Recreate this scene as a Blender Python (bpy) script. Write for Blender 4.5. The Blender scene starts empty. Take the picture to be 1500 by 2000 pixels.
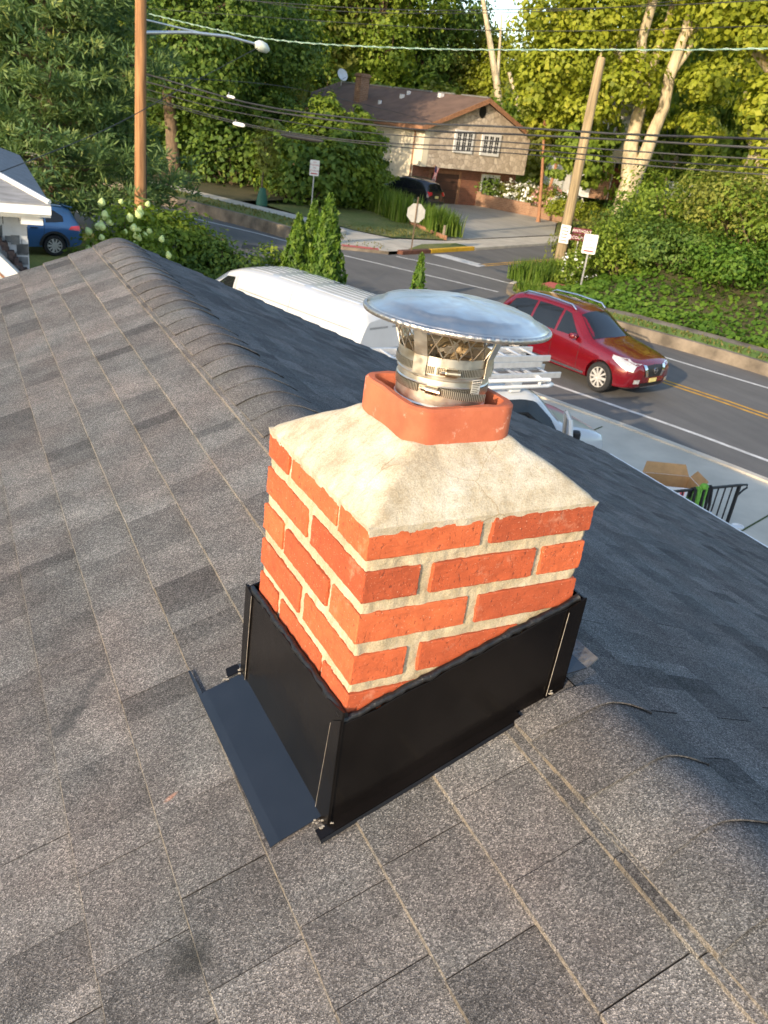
import bpy, bmesh, math, random
import numpy as np
from mathutils import Vector, Matrix
from mathutils.bvhtree import BVHTree

S = bpy.context.scene
COL = S.collection
rad = math.radians

# ------------------------------------------------------------------ camera
CAM = Vector((-0.53, -0.92, 5.30))
ROT = [[0.8812, -0.4566, 0.1248], [-0.0988, -0.4358, -0.8946], [0.4629, 0.7757, -0.4290]]  # right, down, forward
cd = bpy.data.cameras.new('camera')
cam = bpy.data.objects.new('camera', cd)
COL.objects.link(cam)
r_, d_, f_ = [Vector(v).normalized() for v in ROT]
m = Matrix(((r_.x, -d_.x, -f_.x), (r_.y, -d_.y, -f_.y), (r_.z, -d_.z, -f_.z)))
cam.matrix_world = Matrix.Translation(CAM) @ m.to_4x4()
cd.sensor_fit = 'VERTICAL'
cd.sensor_height = 36.0
cd.lens = 1640.0 / 2000.0 * 36.0
cd.clip_start = 0.05
cd.clip_end = 3000
cd.dof.use_dof = True
cd.dof.focus_distance = 1.6
cd.dof.aperture_fstop = 13
S.camera = cam

# ------------------------------------------------------------------ light
SUN_EL, SUN_DIR = 17.3, Vector((-1.0, -0.56, 0.0)).normalized()   # direction towards the sun
w = bpy.data.worlds.new('World')
S.world = w
w.use_nodes = True
nt = w.node_tree
sky = nt.nodes.new('ShaderNodeTexSky')
sky.sky_type = 'NISHITA'
sky.sun_disc = False
sky.sun_elevation = rad(SUN_EL)
sky.sun_rotation = math.atan2(SUN_DIR.x, SUN_DIR.y)
sky.air_density = 1.0
sky.dust_density = 1.2
bg = nt.nodes['Background']
nt.links.new(sky.outputs[0], bg.inputs[0])
bg.inputs[1].default_value = 0.15
sl = bpy.data.lights.new('sun', 'SUN')
sl.energy = 2.5
sl.angle = rad(0.5)
sl.color = (1.0, 0.80, 0.56)
sun = bpy.data.objects.new('sun', sl)
COL.objects.link(sun)
to_sun = Vector((SUN_DIR.x * math.cos(rad(SUN_EL)), SUN_DIR.y * math.cos(rad(SUN_EL)), math.sin(rad(SUN_EL))))
sun.rotation_euler = to_sun.to_track_quat('Z', 'Y').to_euler()
sun.location = (-20, -12, 15)
S.view_settings.view_transform = 'Standard'
S.view_settings.look = 'None'
S.view_settings.gamma = 1
S.view_settings.use_curve_mapping = False
S.view_settings.exposure = 1.29

# ------------------------------------------------------------------ materials
def srgb(h):
    h = h.lstrip('#')
    v = [int(h[i:i + 2], 16) / 255 for i in (0, 2, 4)]
    return tuple(c / 12.92 if c <= .04045 else ((c + .055) / 1.055) ** 2.4 for c in v)

class NT:
    def __init__(s, name):
        s.m = bpy.data.materials.new(name)
        s.m.use_nodes = True
        s.t = s.m.node_tree
        s.b = s.t.nodes['Principled BSDF']
        s.out = s.t.nodes['Material Output']
    def n(s, typ, **kw):
        nd = s.t.nodes.new('ShaderNode' + typ)
        for k, v in kw.items():
            setattr(nd, k, v)
        return nd
    def l(s, a, b):
        s.t.links.new(a, b)
    def coord(s, scale=(1, 1, 1)):
        tc = s.n('TexCoord')
        mp = s.n('Mapping')
        mp.inputs['Scale'].default_value = scale
        s.l(tc.outputs['Object'], mp.inputs['Vector'])
        return mp.outputs[0]
    def noise(s, vec, scale, detail=4, rough=.6):
        nd = s.n('TexNoise')
        nd.inputs['Scale'].default_value = scale
        nd.inputs['Detail'].default_value = detail
        nd.inputs['Roughness'].default_value = rough
        s.l(vec, nd.inputs['Vector'])
        return nd.outputs['Fac']
    def ramp(s, fac, stops):
        nd = s.n('ValToRGB')
        e = nd.color_ramp.elements
        e[0].position, e[0].color = stops[0][0], (*stops[0][1], 1)
        e[1].position, e[1].color = stops[-1][0], (*stops[-1][1], 1)
        for p, c in stops[1:-1]:
            x = e.new(p)
            x.color = (*c, 1)
        s.l(fac, nd.inputs[0])
        return nd.outputs[0]
    def mix(s, fac, a, b, mode='MIX'):
        nd = s.n('Mix', data_type='RGBA', blend_type=mode)
        for i, v in ((0, fac), (6, a), (7, b)):
            if hasattr(v, 'is_linked'):
                s.l(v, nd.inputs[i])
            elif i == 0:
                nd.inputs[0].default_value = v
            else:
                nd.inputs[i].default_value = (*v, 1)
        return nd.outputs[2]
    def bump(s, h, strength=.3, dist=.01, prev=None):
        nd = s.n('Bump')
        nd.inputs['Strength'].default_value = strength
        nd.inputs['Distance'].default_value = dist
        s.l(h, nd.inputs['Height'])
        if prev:
            s.l(prev, nd.inputs['Normal'])
        s.l(nd.outputs[0], s.b.inputs['Normal'])
        return nd.outputs[0]
    def attr(s, name='tint'):
        nd = s.n('Attribute')
        nd.attribute_name = name
        return nd.outputs['Fac']

def c3(v):
    return tuple(v[:3])

def mat(name, col, rough=.6, metal=0., var=.15, scale=8., bump=0., bscale=None, bdist=.01, col2=None, stretch=(1, 1, 1), spec=.5, coat=0.):
    t = NT(name)
    v = t.coord(stretch)
    f = t.noise(v, scale)
    a = tuple(c * (1 - var) for c in col)
    b = col2 if col2 else tuple(min(1, c * (1 + var)) for c in col)
    t.l(t.ramp(f, [(.32, a), (.68, b)]), t.b.inputs['Base Color'])
    t.b.inputs['Roughness'].default_value = rough
    t.b.inputs['Metallic'].default_value = metal
    t.b.inputs['Specular IOR Level'].default_value = spec
    t.b.inputs['Coat Weight'].default_value = coat
    t.b.inputs['Coat Roughness'].default_value = .04
    if bump:
        t.bump(t.noise(v, bscale or scale * 3, 5), bump, bdist)
    return t.m

def leafmat(name, stops, transl=.35, rough=.55):
    t = NT(name)
    c = t.ramp(t.attr(), [(i / (len(stops) - 1), s) for i, s in enumerate(stops)])
    t.l(c, t.b.inputs['Base Color'])
    t.b.inputs['Roughness'].default_value = rough
    t.b.inputs['Specular IOR Level'].default_value = .3
    tr = t.n('BsdfTranslucent')
    t.l(t.mix(1., c, (1.0, 1.0, .45), 'MULTIPLY'), tr.inputs[0])
    mx = t.n('MixShader')
    mx.inputs[0].default_value = transl
    t.l(t.b.outputs[0], mx.inputs[1])
    t.l(tr.outputs[0], mx.inputs[2])
    t.l(mx.outputs[0], t.out.inputs[0])
    return t.m

M = {}
def shingle_mat():
    t = NT('asphalt_shingle')
    v = t.coord()
    base = t.ramp(t.attr(), [(0, (.070, .070, .072)), (.3, (.114, .114, .115)), (.5, (.150, .149, .149)), (.75, (.190, .188, .186)), (1, (.240, .237, .232))])
    blotch = t.noise(v, 9, 4)
    c = t.mix(.5, base, t.ramp(blotch, [(.3, (.45, .43, .42)), (.7, (1.25, 1.2, 1.15))]), 'MULTIPLY')
    hue = t.noise(v, 3.3, 2)
    c = t.mix(.35, c, t.ramp(hue, [(.35, (.88, 1.0, 1.06)), (.65, (1.12, .98, .95))]), 'MULTIPLY')
    vo = t.n('TexVoronoi')
    vo.inputs['Scale'].default_value = 480
    t.l(v, vo.inputs['Vector'])
    sep = t.n('SeparateColor')
    t.l(vo.outputs['Color'], sep.inputs[0])
    g = t.ramp(sep.outputs[0], [(0, (.36, .355, .36)), (.45, (.80, .79, .79)), (.78, (1.22, 1.20, 1.17)), (1, (2.2, 2.12, 2.05))])
    c = t.mix(1., c, g, 'MULTIPLY')
    for (sx, sy, rx, ry, an, col_, k_) in ((-.352, .545, .085, .030, .75, (.030, .034, .038), .62), (-.285, .640, .060, .026, .75, (.034, .038, .042), .5), (-.262, -.095, .045, .040, .6, (.022, .024, .024), .7), (-.218, .215, .016, .006, .3, (.52, .24, .15), .5)):
        mp = t.n('Mapping', vector_type='TEXTURE')
        mp.inputs['Location'].default_value = (sx, sy, 4.1)
        mp.inputs['Rotation'].default_value = (0, 0, an)
        mp.inputs['Scale'].default_value = (rx, ry, 1)
        t.l(v, mp.inputs['Vector'])
        ln = t.n('VectorMath', operation='LENGTH')
        fl_ = t.n('VectorMath', operation='MULTIPLY'); fl_.inputs[1].default_value = (1, 1, 0)
        t.l(mp.outputs[0], fl_.inputs[0]); t.l(fl_.outputs[0], ln.inputs[0])
        ad = t.n('Math', operation='ADD'); t.l(ln.outputs['Value'], ad.inputs[0])
        nn_ = t.n('Math', operation='MULTIPLY_ADD'); nn_.inputs[1].default_value = 1.5; nn_.inputs[2].default_value = -.75
        t.l(t.noise(v, 28, 4), nn_.inputs[0]); t.l(nn_.outputs[0], ad.inputs[1])
        c = t.mix(t.ramp(ad.outputs[0], [(.35, (k_, k_, k_)), (1.0, (0, 0, 0))]), c, col_)
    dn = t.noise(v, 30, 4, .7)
    dfac = t.mix(1., t.ramp(dn, [(.38, (.0, .0, .0)), (.75, (.7, .7, .7))]), t.attr('lit_dust'), 'MULTIPLY')
    c = t.mix(dfac, c, (.225, .185, .135))  # tan on butt edges: dust, plus the sunlit edge put into the colour
    t.l(c, t.b.inputs['Base Color'])
    t.b.inputs['Roughness'].default_value = .9
    t.b.inputs['Specular IOR Level'].default_value = .25
    b = t.bump(vo.outputs['Distance'], .55, .0022)
    t.bump(t.noise(v, 24, 3), .35, .006, b)
    return t.m
M['shingle'] = shingle_mat()

def brick_mat():
    t = NT('red_brick')
    v = t.coord()
    base = t.ramp(t.attr(), [(0, (.35, .068, .024)), (.5, (.46, .094, .031)), (1, (.53, .125, .043))])
    c = t.mix(.55, base, t.ramp(t.noise(v, 34, 5), [(.3, (.66, .60, .58)), (.7, (1.16, 1.18, 1.2))]), 'MULTIPLY')
    spk = t.noise(v, 330, 2)
    c = t.mix(t.ramp(spk, [(.66, (0, 0, 0)), (.74, (1, 1, 1))]), c, (.66, .36, .24))
    dk = t.noise(t.coord((1, 1, .45)), 190, 3, .7)
    c = t.mix(t.ramp(dk, [(.31, (.9, .9, .9)), (.37, (0, 0, 0))]), c, (.17, .04, .022))
    wh = t.noise(v, 16, 6, .75)
    c = t.mix(t.ramp(wh, [(.58, (0, 0, 0)), (.78, (.6, .6, .6))]), c, (.60, .33, .22))
    t.l(c, t.b.inputs['Base Color'])
    t.b.inputs['Roughness'].default_value = .88
    b = t.bump(t.ramp(dk, [(.30, (0, 0, 0)), (.42, (1, 1, 1))]), .6, .0022)
    t.bump(t.noise(v, 150, 6, .7), .45, .0016, b)
    return t.m
M['brick'] = brick_mat()

def mortar_mat(name, a, b, c_):
    t = NT(name)
    v = t.coord()
    col = t.ramp(t.noise(v, 11, 7, .68), [(.28, a), (.5, b), (.70, c_)])
    col = t.mix(.75, col, t.ramp(t.noise(v, 420, 3), [(.3, (.68, .66, .62)), (.7, (1.18, 1.18, 1.16))]), 'MULTIPLY')
    if 'crown' in name:
        dv = t.n('VectorMath', operation='ADD')
        nz = t.n('TexNoise'); nz.inputs['Scale'].default_value = 14; nz.inputs['Detail'].default_value = 6
        t.l(v, nz.inputs['Vector'])
        sc_ = t.n('VectorMath', operation='SCALE'); sc_.inputs['Scale'].default_value = .055
        t.l(nz.outputs['Color'], sc_.inputs[0])
        t.l(v, dv.inputs[0]); t.l(sc_.outputs[0], dv.inputs[1])
        vc = t.n('TexVoronoi', feature='DISTANCE_TO_EDGE'); vc.inputs['Scale'].default_value = 6.5
        t.l(dv.outputs[0], vc.inputs['Vector'])
        msk = t.ramp(t.noise(v, 7, 3), [(.48, (0, 0, 0)), (.6, (1, 1, 1))])
        cr = t.mix(msk, (1, 1, 1), t.ramp(vc.outputs[0], [(.002, (.70, .64, .55)), (.009, (1, 1, 1))]))
        col = t.mix(1., col, cr, 'MULTIPLY')
    col = t.mix(.6, col, t.ramp(t.noise(t.coord((1, 2.2, 1)), 26, 8, .75), [(.36, (.70, .64, .52)), (.52, (1, 1, 1)), (.75, (1.15, 1.15, 1.15))]), 'MULTIPLY')
    t.l(col, t.b.inputs['Base Color'])
    t.b.inputs['Roughness'].default_value = .92
    b1 = t.bump(t.noise(v, 260, 6, .7), .6, .0016)
    t.bump(t.noise(v, 30, 6), .5, .006, b1)
    return t.m
M['mortar'] = mortar_mat('mortar', (.37, .315, .215), (.46, .40, .285), (.54, .48, .365))
M['crown'] = mortar_mat('crown_mortar', (.33, .275, .19), (.49, .44, .345), (.63, .60, .53))

def clay_mat():
    t = NT('clay_flue')
    v = t.coord()
    c = t.ramp(t.noise(v, 14, 5), [(.3, (.38, .095, .045)), (.7, (.52, .155, .075))])
    wh = t.noise(v, 30, 7, .75)
    c = t.mix(t.ramp(wh, [(.60, (0, 0, 0)), (.72, (.75, .75, .75))]), c, (.70, .48, .38))
    t.l(c, t.b.inputs['Base Color'])
    t.b.inputs['Roughness'].default_value = .8
    t.bump(t.noise(v, 160, 5), .4, .0015)
    return t.m
M['clay'] = clay_mat()

def steel_mat(name, col, rough, bscale=5, bstr=.0, tarnish=0.):
    t = NT(name)
    v = t.coord()
    c = t.ramp(t.noise(v, 9, 4), [(.3, tuple(x * .9 for x in col)), (.7, col)])
    if tarnish:
        c = t.mix(t.ramp(t.noise(t.coord((1, 1, 2.4)), 15, 4, .6), [(.48, (0, 0, 0)), (.72, (tarnish,) * 3)]), c, (.46, .30, .12))
    t.l(c, t.b.inputs['Base Color'])
    t.b.inputs['Metallic'].default_value = 1
    rr = t.ramp(t.noise(v, 60, 5), [(.3, (rough * .8,) * 3), (.7, (rough * 1.25,) * 3)])
    t.l(rr, t.b.inputs['Roughness'])
    if bstr:
        t.bump(t.noise(v, bscale, 3), bstr, .01)
    return t.m
M['pipe'] = steel_mat('liner_steel', (.80, .77, .70), .40, 40, .05, .55)
M['lid'] = steel_mat('lid_steel', (.74, .69, .63), .36, 16, .12)
M['rim'] = steel_mat('rim_steel', (.56, .53, .50), .42, 90, .2, .3)
M['wire_steel'] = steel_mat('mesh_steel', (.66, .60, .50), .35, 40, .05, .4)
M['screw'] = steel_mat('clamp_steel', (.62, .54, .40), .3, 60, .1, .6)
def band_mat():
    t = NT('slotted_band')
    uv = t.n('UVMap')
    wv = t.n('TexWave', wave_type='BANDS', bands_direction='X')
    wv.inputs['Scale'].default_value = 1.0
    t.l(uv.outputs[0], wv.inputs['Vector'])
    c = t.ramp(wv.outputs['Fac'], [(.30, (.10, .085, .065)), (.5, (.62, .58, .50))])
    t.l(c, t.b.inputs['Base Color'])
    t.b.inputs['Metallic'].default_value = .9
    t.b.inputs['Roughness'].default_value = .32
    return t.m
M['band'] = band_mat()
M['flash'] = mat('black_flashing', (.006, .0052, .0052), .27, 0, .35, 6, .22, 4.5, .02, spec=.22)
M['flash_apron'] = mat('black_apron_metal', (.012, .015, .021), .22, .0, .2, 7, .06, 6, .008, spec=.7)
M['caulk'] = mat('black_caulk', (.010, .010, .011), .38, 0, .4, 60, .8, 90, .004)
M['scratch'] = mat('bare_metal_edge', (.55, .50, .44), .45, .6, .3, 90)
M['debris'] = mat('pale_debris', (.40, .36, .30), .9, 0, .2, 50)
M['white_paint'] = mat('white_paint', (.74, .74, .73), .5, 0, .06, 3)
M['trim_white'] = mat('white_trim', (.78, .78, .77), .4, 0, .05, 2)
M['siding_cream'] = mat('cream_siding', (.80, .72, .55), .6, 0, .06, 1.2)
M['siding_white'] = mat('white_shingle_siding', (.46, .48, .51), .7, 0, .12, 3, .3, 12)
M['dark_glass'] = mat('dark_glass', (.012, .014, .016), .05, 0, .1, 2, spec=.6)
M['win_glass'] = mat('window_glass', (.02, .024, .028), .06, 0, .2, 2, spec=.6)
M['rubber'] = mat('tyre_rubber', (.014, .014, .015), .75, 0, .2, 20)
M['alloy'] = mat('alloy_wheel', (.60, .58, .55), .35, .35, .1, 6)
M['chrome'] = mat('chrome_trim', (.78, .78, .78), .14, 1, .05, 4)
M['black_plastic'] = mat('black_plastic', (.016, .016, .017), .5, 0, .2, 8)
M['lamp_clear'] = mat('headlight_lens', (.62, .62, .60), .12, .4, .25, 14, coat=1)
M['lamp_red'] = mat('tail_lamp_red', (.55, .015, .02), .12, 0, .2, 10, coat=1)
M['plate'] = mat('number_plate', (.72, .60, .22), .5, 0, .15, 14)
def paint(name, col, rough=.28, metal=.0, coat=1.):
    return mat(name, col, rough, metal, .06, 1.5, coat=coat)
M['red_paint'] = paint('red_car_paint', (.15, .0035, .009), .22, .2)
M['blue_paint'] = paint('blue_car_paint', (.035, .11, .27), .3, .2)
M['black_paint'] = paint('black_car_paint', (.014, .014, .016), .25)
M['white_car'] = paint('white_car_paint', (.50, .52, .54), .35)
M['alum'] = mat('aluminium', (.70, .70, .70), .35, .75, .1, 10)
M['wood_pole_a'] = mat('orange_brown_pole_wood', (.31, .155, .065), .85, 0, .45, 1.6, .5, 40, .01, stretch=(9, 9, .45))
M['wood_pole_b'] = mat('grey_tan_pole_wood', (.29, .22, .125), .88, 0, .4, 1.6, .5, 40, .01, stretch=(9, 9, .45))
M['cable'] = mat('black_cable', (.025, .026, .028), .55, 0, .3, 4)
M['cable_green'] = mat('green_cable', (.16, .27, .22), .6, 0, .2, 4)
M['cable_wrap'] = mat('pale_green_wrap', (.42, .52, .46), .6, 0, .2, 4)
M['galv'] = mat('galvanised_metal', (.42, .42, .41), .45, .7, .15, 10)
M['sign_white'] = mat('sign_face_white', (.72, .70, .66), .5, 0, .05, 5)
M['sign_back'] = mat('sign_back_metal', (.45, .44, .40), .5, .3, .1, 5)
M['sign_red'] = mat('sign_red', (.50, .05, .06), .5, 0, .1, 5)
M['sign_maroon'] = mat('street_sign_maroon', (.12, .014, .03), .5, 0, .15, 5)
M['ink'] = mat('black_ink', (.02, .02, .02), .6, 0, .1, 5)
M['iron'] = mat('black_iron', (.012, .012, .013), .45, .2, .2, 20)
M['cardboard'] = mat('cardboard', (.42, .25, .11), .85, 0, .12, 9)
M['box_white'] = mat('white_box_print', (.70, .72, .76), .6, 0, .05, 7)
M['lime'] = mat('lime_fabric', (.13, .34, .04), .8, 0, .2, 30)
M['strap'] = mat('black_webbing', (.012, .012, .013), .8, 0, .3, 40)
M['pink'] = mat('pink_print', (.62, .10, .13), .7, 0, .1, 7)

def asphalt(name, a, b):
    t = NT(name)
    v = t.coord()
    c = t.ramp(t.noise(v, .35, 6, .62), [(.3, a), (.7, b)])
    c = t.mix(.6, c, t.ramp(t.noise(v, 55, 3), [(.3, (.75, .75, .75)), (.7, (1.22, 1.22, 1.22))]), 'MULTIPLY')
    c = t.mix(.5, c, t.ramp(t.noise(t.coord((2.2, .25, 1)), 1.1, 4), [(.35, (.74, .74, .75)), (.65, (1.12, 1.12, 1.1))]), 'MULTIPLY')
    t.l(c, t.b.inputs['Base Color'])
    t.b.inputs['Roughness'].default_value = .85
    t.bump(t.noise(v, 90, 4), .4, .008)
    return t.m
M['asphalt'] = asphalt('road_asphalt', (.112, .107, .100), (.165, .156, .145))
M['asphalt_drive'] = asphalt('driveway_asphalt', (.34, .315, .27), (.46, .43, .37))
M['concrete'] = mat('pavement_concrete', (.50, .45, .37), .85, 0, .16, 1.4, .35, 40, .006)
M['concrete_old'] = mat('kerb_concrete', (.19, .155, .115), .9, 0, .45, 1.6, .5, 20, .01)
M['concrete_pad'] = mat('drive_concrete', (.52, .475, .39), .85, 0, .16, .7, .35, 40, .006)
M['line_white'] = mat('road_paint_white', (.62, .60, .56), .7, 0, .25, 4, col2=(.76, .74, .70))
M['line_yellow'] = mat('road_paint_yellow', (.62, .31, .035), .7, 0, .3, 4, col2=(.75, .40, .04))
M['kerb_yellow'] = mat('kerb_paint_yellow', (.72, .40, .02), .7, 0, .15, 6)
M['kerb_red'] = mat('ramp_paint_red', (.52, .12, .10), .8, 0, .15, 6)
M['rust'] = mat('rusty_drain', (.13, .05, .03), .8, 0, .3, 9)
def groundmat(name, a, b, c_, s1=.5, s2=14):
    t = NT(name)
    v = t.coord()
    c = t.ramp(t.noise(v, s1, 6, .65), [(.3, a), (.5, b), (.7, c_)])
    c = t.mix(.7, c, t.ramp(t.noise(v, s2, 5, .7), [(.3, (.55, .6, .5)), (.7, (1.3, 1.3, 1.2))]), 'MULTIPLY')
    t.l(c, t.b.inputs['Base Color'])
    t.b.inputs['Roughness'].default_value = .95
    t.bump(t.noise(v, s2 * 2, 5, .7), .8, .05)
    return t.m
M['soil'] = groundmat('leafy_soil', (.045, .045, .018), (.07, .065, .025), (.11, .085, .045))
M['lawn_green'] = groundmat('verge_grass', (.11, .19, .028), (.16, .25, .04), (.24, .29, .07), .8, 11)
M['lawn'] = groundmat('lawn_grass', (.10, .145, .028), (.165, .185, .045), (.25, .215, .085), .55, 9)
M['bark'] = mat('brown_bark', (.16, .11, .07), .9, 0, .35, 6, .8, 18, .05, stretch=(3, 3, .6))
M['bark_pale'] = mat('pale_sycamore_bark', (.42, .35, .22), .85, 0, .4, 2.4, .5, 10, .03, col2=(.60, .50, .33), stretch=(1.5, 1.5, .6))
M['bark_red'] = mat('reddish_bark', (.34, .17, .09), .9, 0, .3, 6, .6, 18, .04, stretch=(3, 3, .6))
M['stone'] = None
def stone_mat():
    t = NT('stone_veneer')
    v = t.coord()
    vo = t.n('TexVoronoi')
    vo.inputs['Scale'].default_value = 3.4
    t.l(v, vo.inputs['Vector'])
    sep = t.n('SeparateColor')
    t.l(vo.outputs['Color'], sep.inputs[0])
    c = t.ramp(sep.outputs[0], [(0, (.44, .36, .28)), (.5, (.58, .49, .39)), (1, (.70, .61, .50))])
    ve = t.n('TexVoronoi', feature='DISTANCE_TO_EDGE')
    ve.inputs['Scale'].default_value = 3.4
    t.l(v, ve.inputs['Vector'])
    e = t.ramp(ve.outputs[0], [(0, (0, 0, 0)), (.09, (1, 1, 1))])
    c = t.mix(e, (.40, .33, .26), c)
    t.l(c, t.b.inputs['Base Color'])
    t.b.inputs['Roughness'].default_value = .9
    t.bump(e, .7, .03)
    return t.m
M['stone'] = stone_mat()
def brickwall(name, a, b, mo, sc):
    t = NT(name)
    tc = t.n('TexCoord')
    bt = t.n('TexBrick')
    t.l(tc.outputs['UV'], bt.inputs['Vector'])
    for k, v in (('Color1', a), ('Color2', b), ('Mortar', mo)):
        bt.inputs[k].default_value = (*v, 1)
    bt.inputs['Scale'].default_value = sc
    bt.inputs['Mortar Size'].default_value = .014
    c = t.mix(.5, bt.outputs['Color'], t.ramp(t.noise(t.coord(), 3, 5), [(.3, (.6, .6, .6)), (.7, (1.25, 1.2, 1.15))]), 'MULTIPLY')
    t.l(c, t.b.inputs['Base Color'])
    t.b.inputs['Roughness'].default_value = .9
    t.bump(bt.outputs['Fac'], -.4, .01)
    return t.m
M['brickwall'] = brickwall('old_brick_wall', (.28, .105, .06), (.20, .075, .045), (.34, .25, .18), 2.2)
M['brickred'] = brickwall('orange_brick_wall', (.31, .175, .105), (.25, .135, .08), (.40, .32, .23), 2.2)
M['roof_brown'] = mat('brown_roof_shingle', (.155, .095, .066), .9, 0, .22, 1.3, .5, 12, .02)
M['roof_grey'] = mat('grey_roof_shingle', (.22, .225, .235), .9, 0, .25, 3, .5, 14, .02, stretch=(1, 4, 4))
M['garage_brown'] = mat('brown_garage_door', (.085, .040, .026), .6, 0, .15, 2)
M['garage_red'] = mat('red_brown_garage_door', (.17, .055, .035), .6, 0, .15, 2)
M['petal_white'] = mat('white_petals', (.75, .76, .70), .7, 0, .1, 20)
M['petal_lime'] = mat('lime_hydrangea_petals', (.55, .66, .26), .7, 0, .2, 12, .7, 60, .02)
M['petal_pink'] = mat('pink_petals', (.58, .30, .28), .8, 0, .3, 20)
M['bag_green'] = mat('green_watering_bag', (.02, .10, .06), .6, 0, .2, 8)
M['sky_glow'] = None

# leaf colour ramps (leaf to leaf variation)
M['leaf_mid'] = leafmat('leaves_mid_green', [(0.096, 0.161, 0.020), (0.166, 0.248, 0.030), (0.243, 0.329, 0.040), (0.320, 0.391, 0.052)], .46)
M['leaf_dark'] = leafmat('leaves_dark_green', [(0.064, 0.130, 0.026), (0.109, 0.186, 0.034), (0.160, 0.248, 0.042), (0.218, 0.298, 0.050)], .42)
M['leaf_bright'] = leafmat('leaves_yellow_green', [(0.160, 0.205, 0.018), (0.262, 0.310, 0.028), (0.371, 0.409, 0.040), (0.450, 0.450, 0.060)], .48)
M['leaf_olive'] = leafmat('leaves_olive', [(0.141, 0.174, 0.038), (0.218, 0.248, 0.050), (0.301, 0.329, 0.062), (0.384, 0.384, 0.080)], .45)
M['leaf_pine'] = leafmat('pine_needles', [(0.070, 0.136, 0.055), (0.115, 0.198, 0.072), (0.179, 0.260, 0.082), (0.282, 0.322, 0.088)], .35)
M['leaf_arb'] = leafmat('arborvitae_sprays', [(0.033, 0.082, 0.009), (0.061, 0.130, 0.012), (0.102, 0.180, 0.016), (0.154, 0.229, 0.022)], .25)
M['leaf_grass'] = leafmat('grass_blades', [(.06, .12, .012), (.10, .18, .02), (.15, .23, .03), (.22, .26, .06)], .4)
M['leaf_cover'] = leafmat('ground_cover_leaves', [(.05, .12, .014), (.085, .175, .02), (.13, .23, .026), (.19, .28, .04)], .4)

# ------------------------------------------------------------------ object helpers
def tag(o, label=None, cat=None, group=None, kind=None):
    for k, v in (('label', label), ('category', cat), ('group', group), ('kind', kind)):
        if v:
            o[k] = v
    return o
def empty(name, loc=(0, 0, 0), rz=0., label=None, cat=None, group=None):
    o = bpy.data.objects.new(name, None)
    o.empty_display_size = .2
    COL.objects.link(o)
    o.location = loc
    o.rotation_euler = (0, 0, rz)
    return tag(o, label, cat, group)
def pol(az, d, z=0.):
    a = rad(az)
    return Vector((CAM.x + d * math.sin(a), CAM.y + d * math.cos(a), z))

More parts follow.
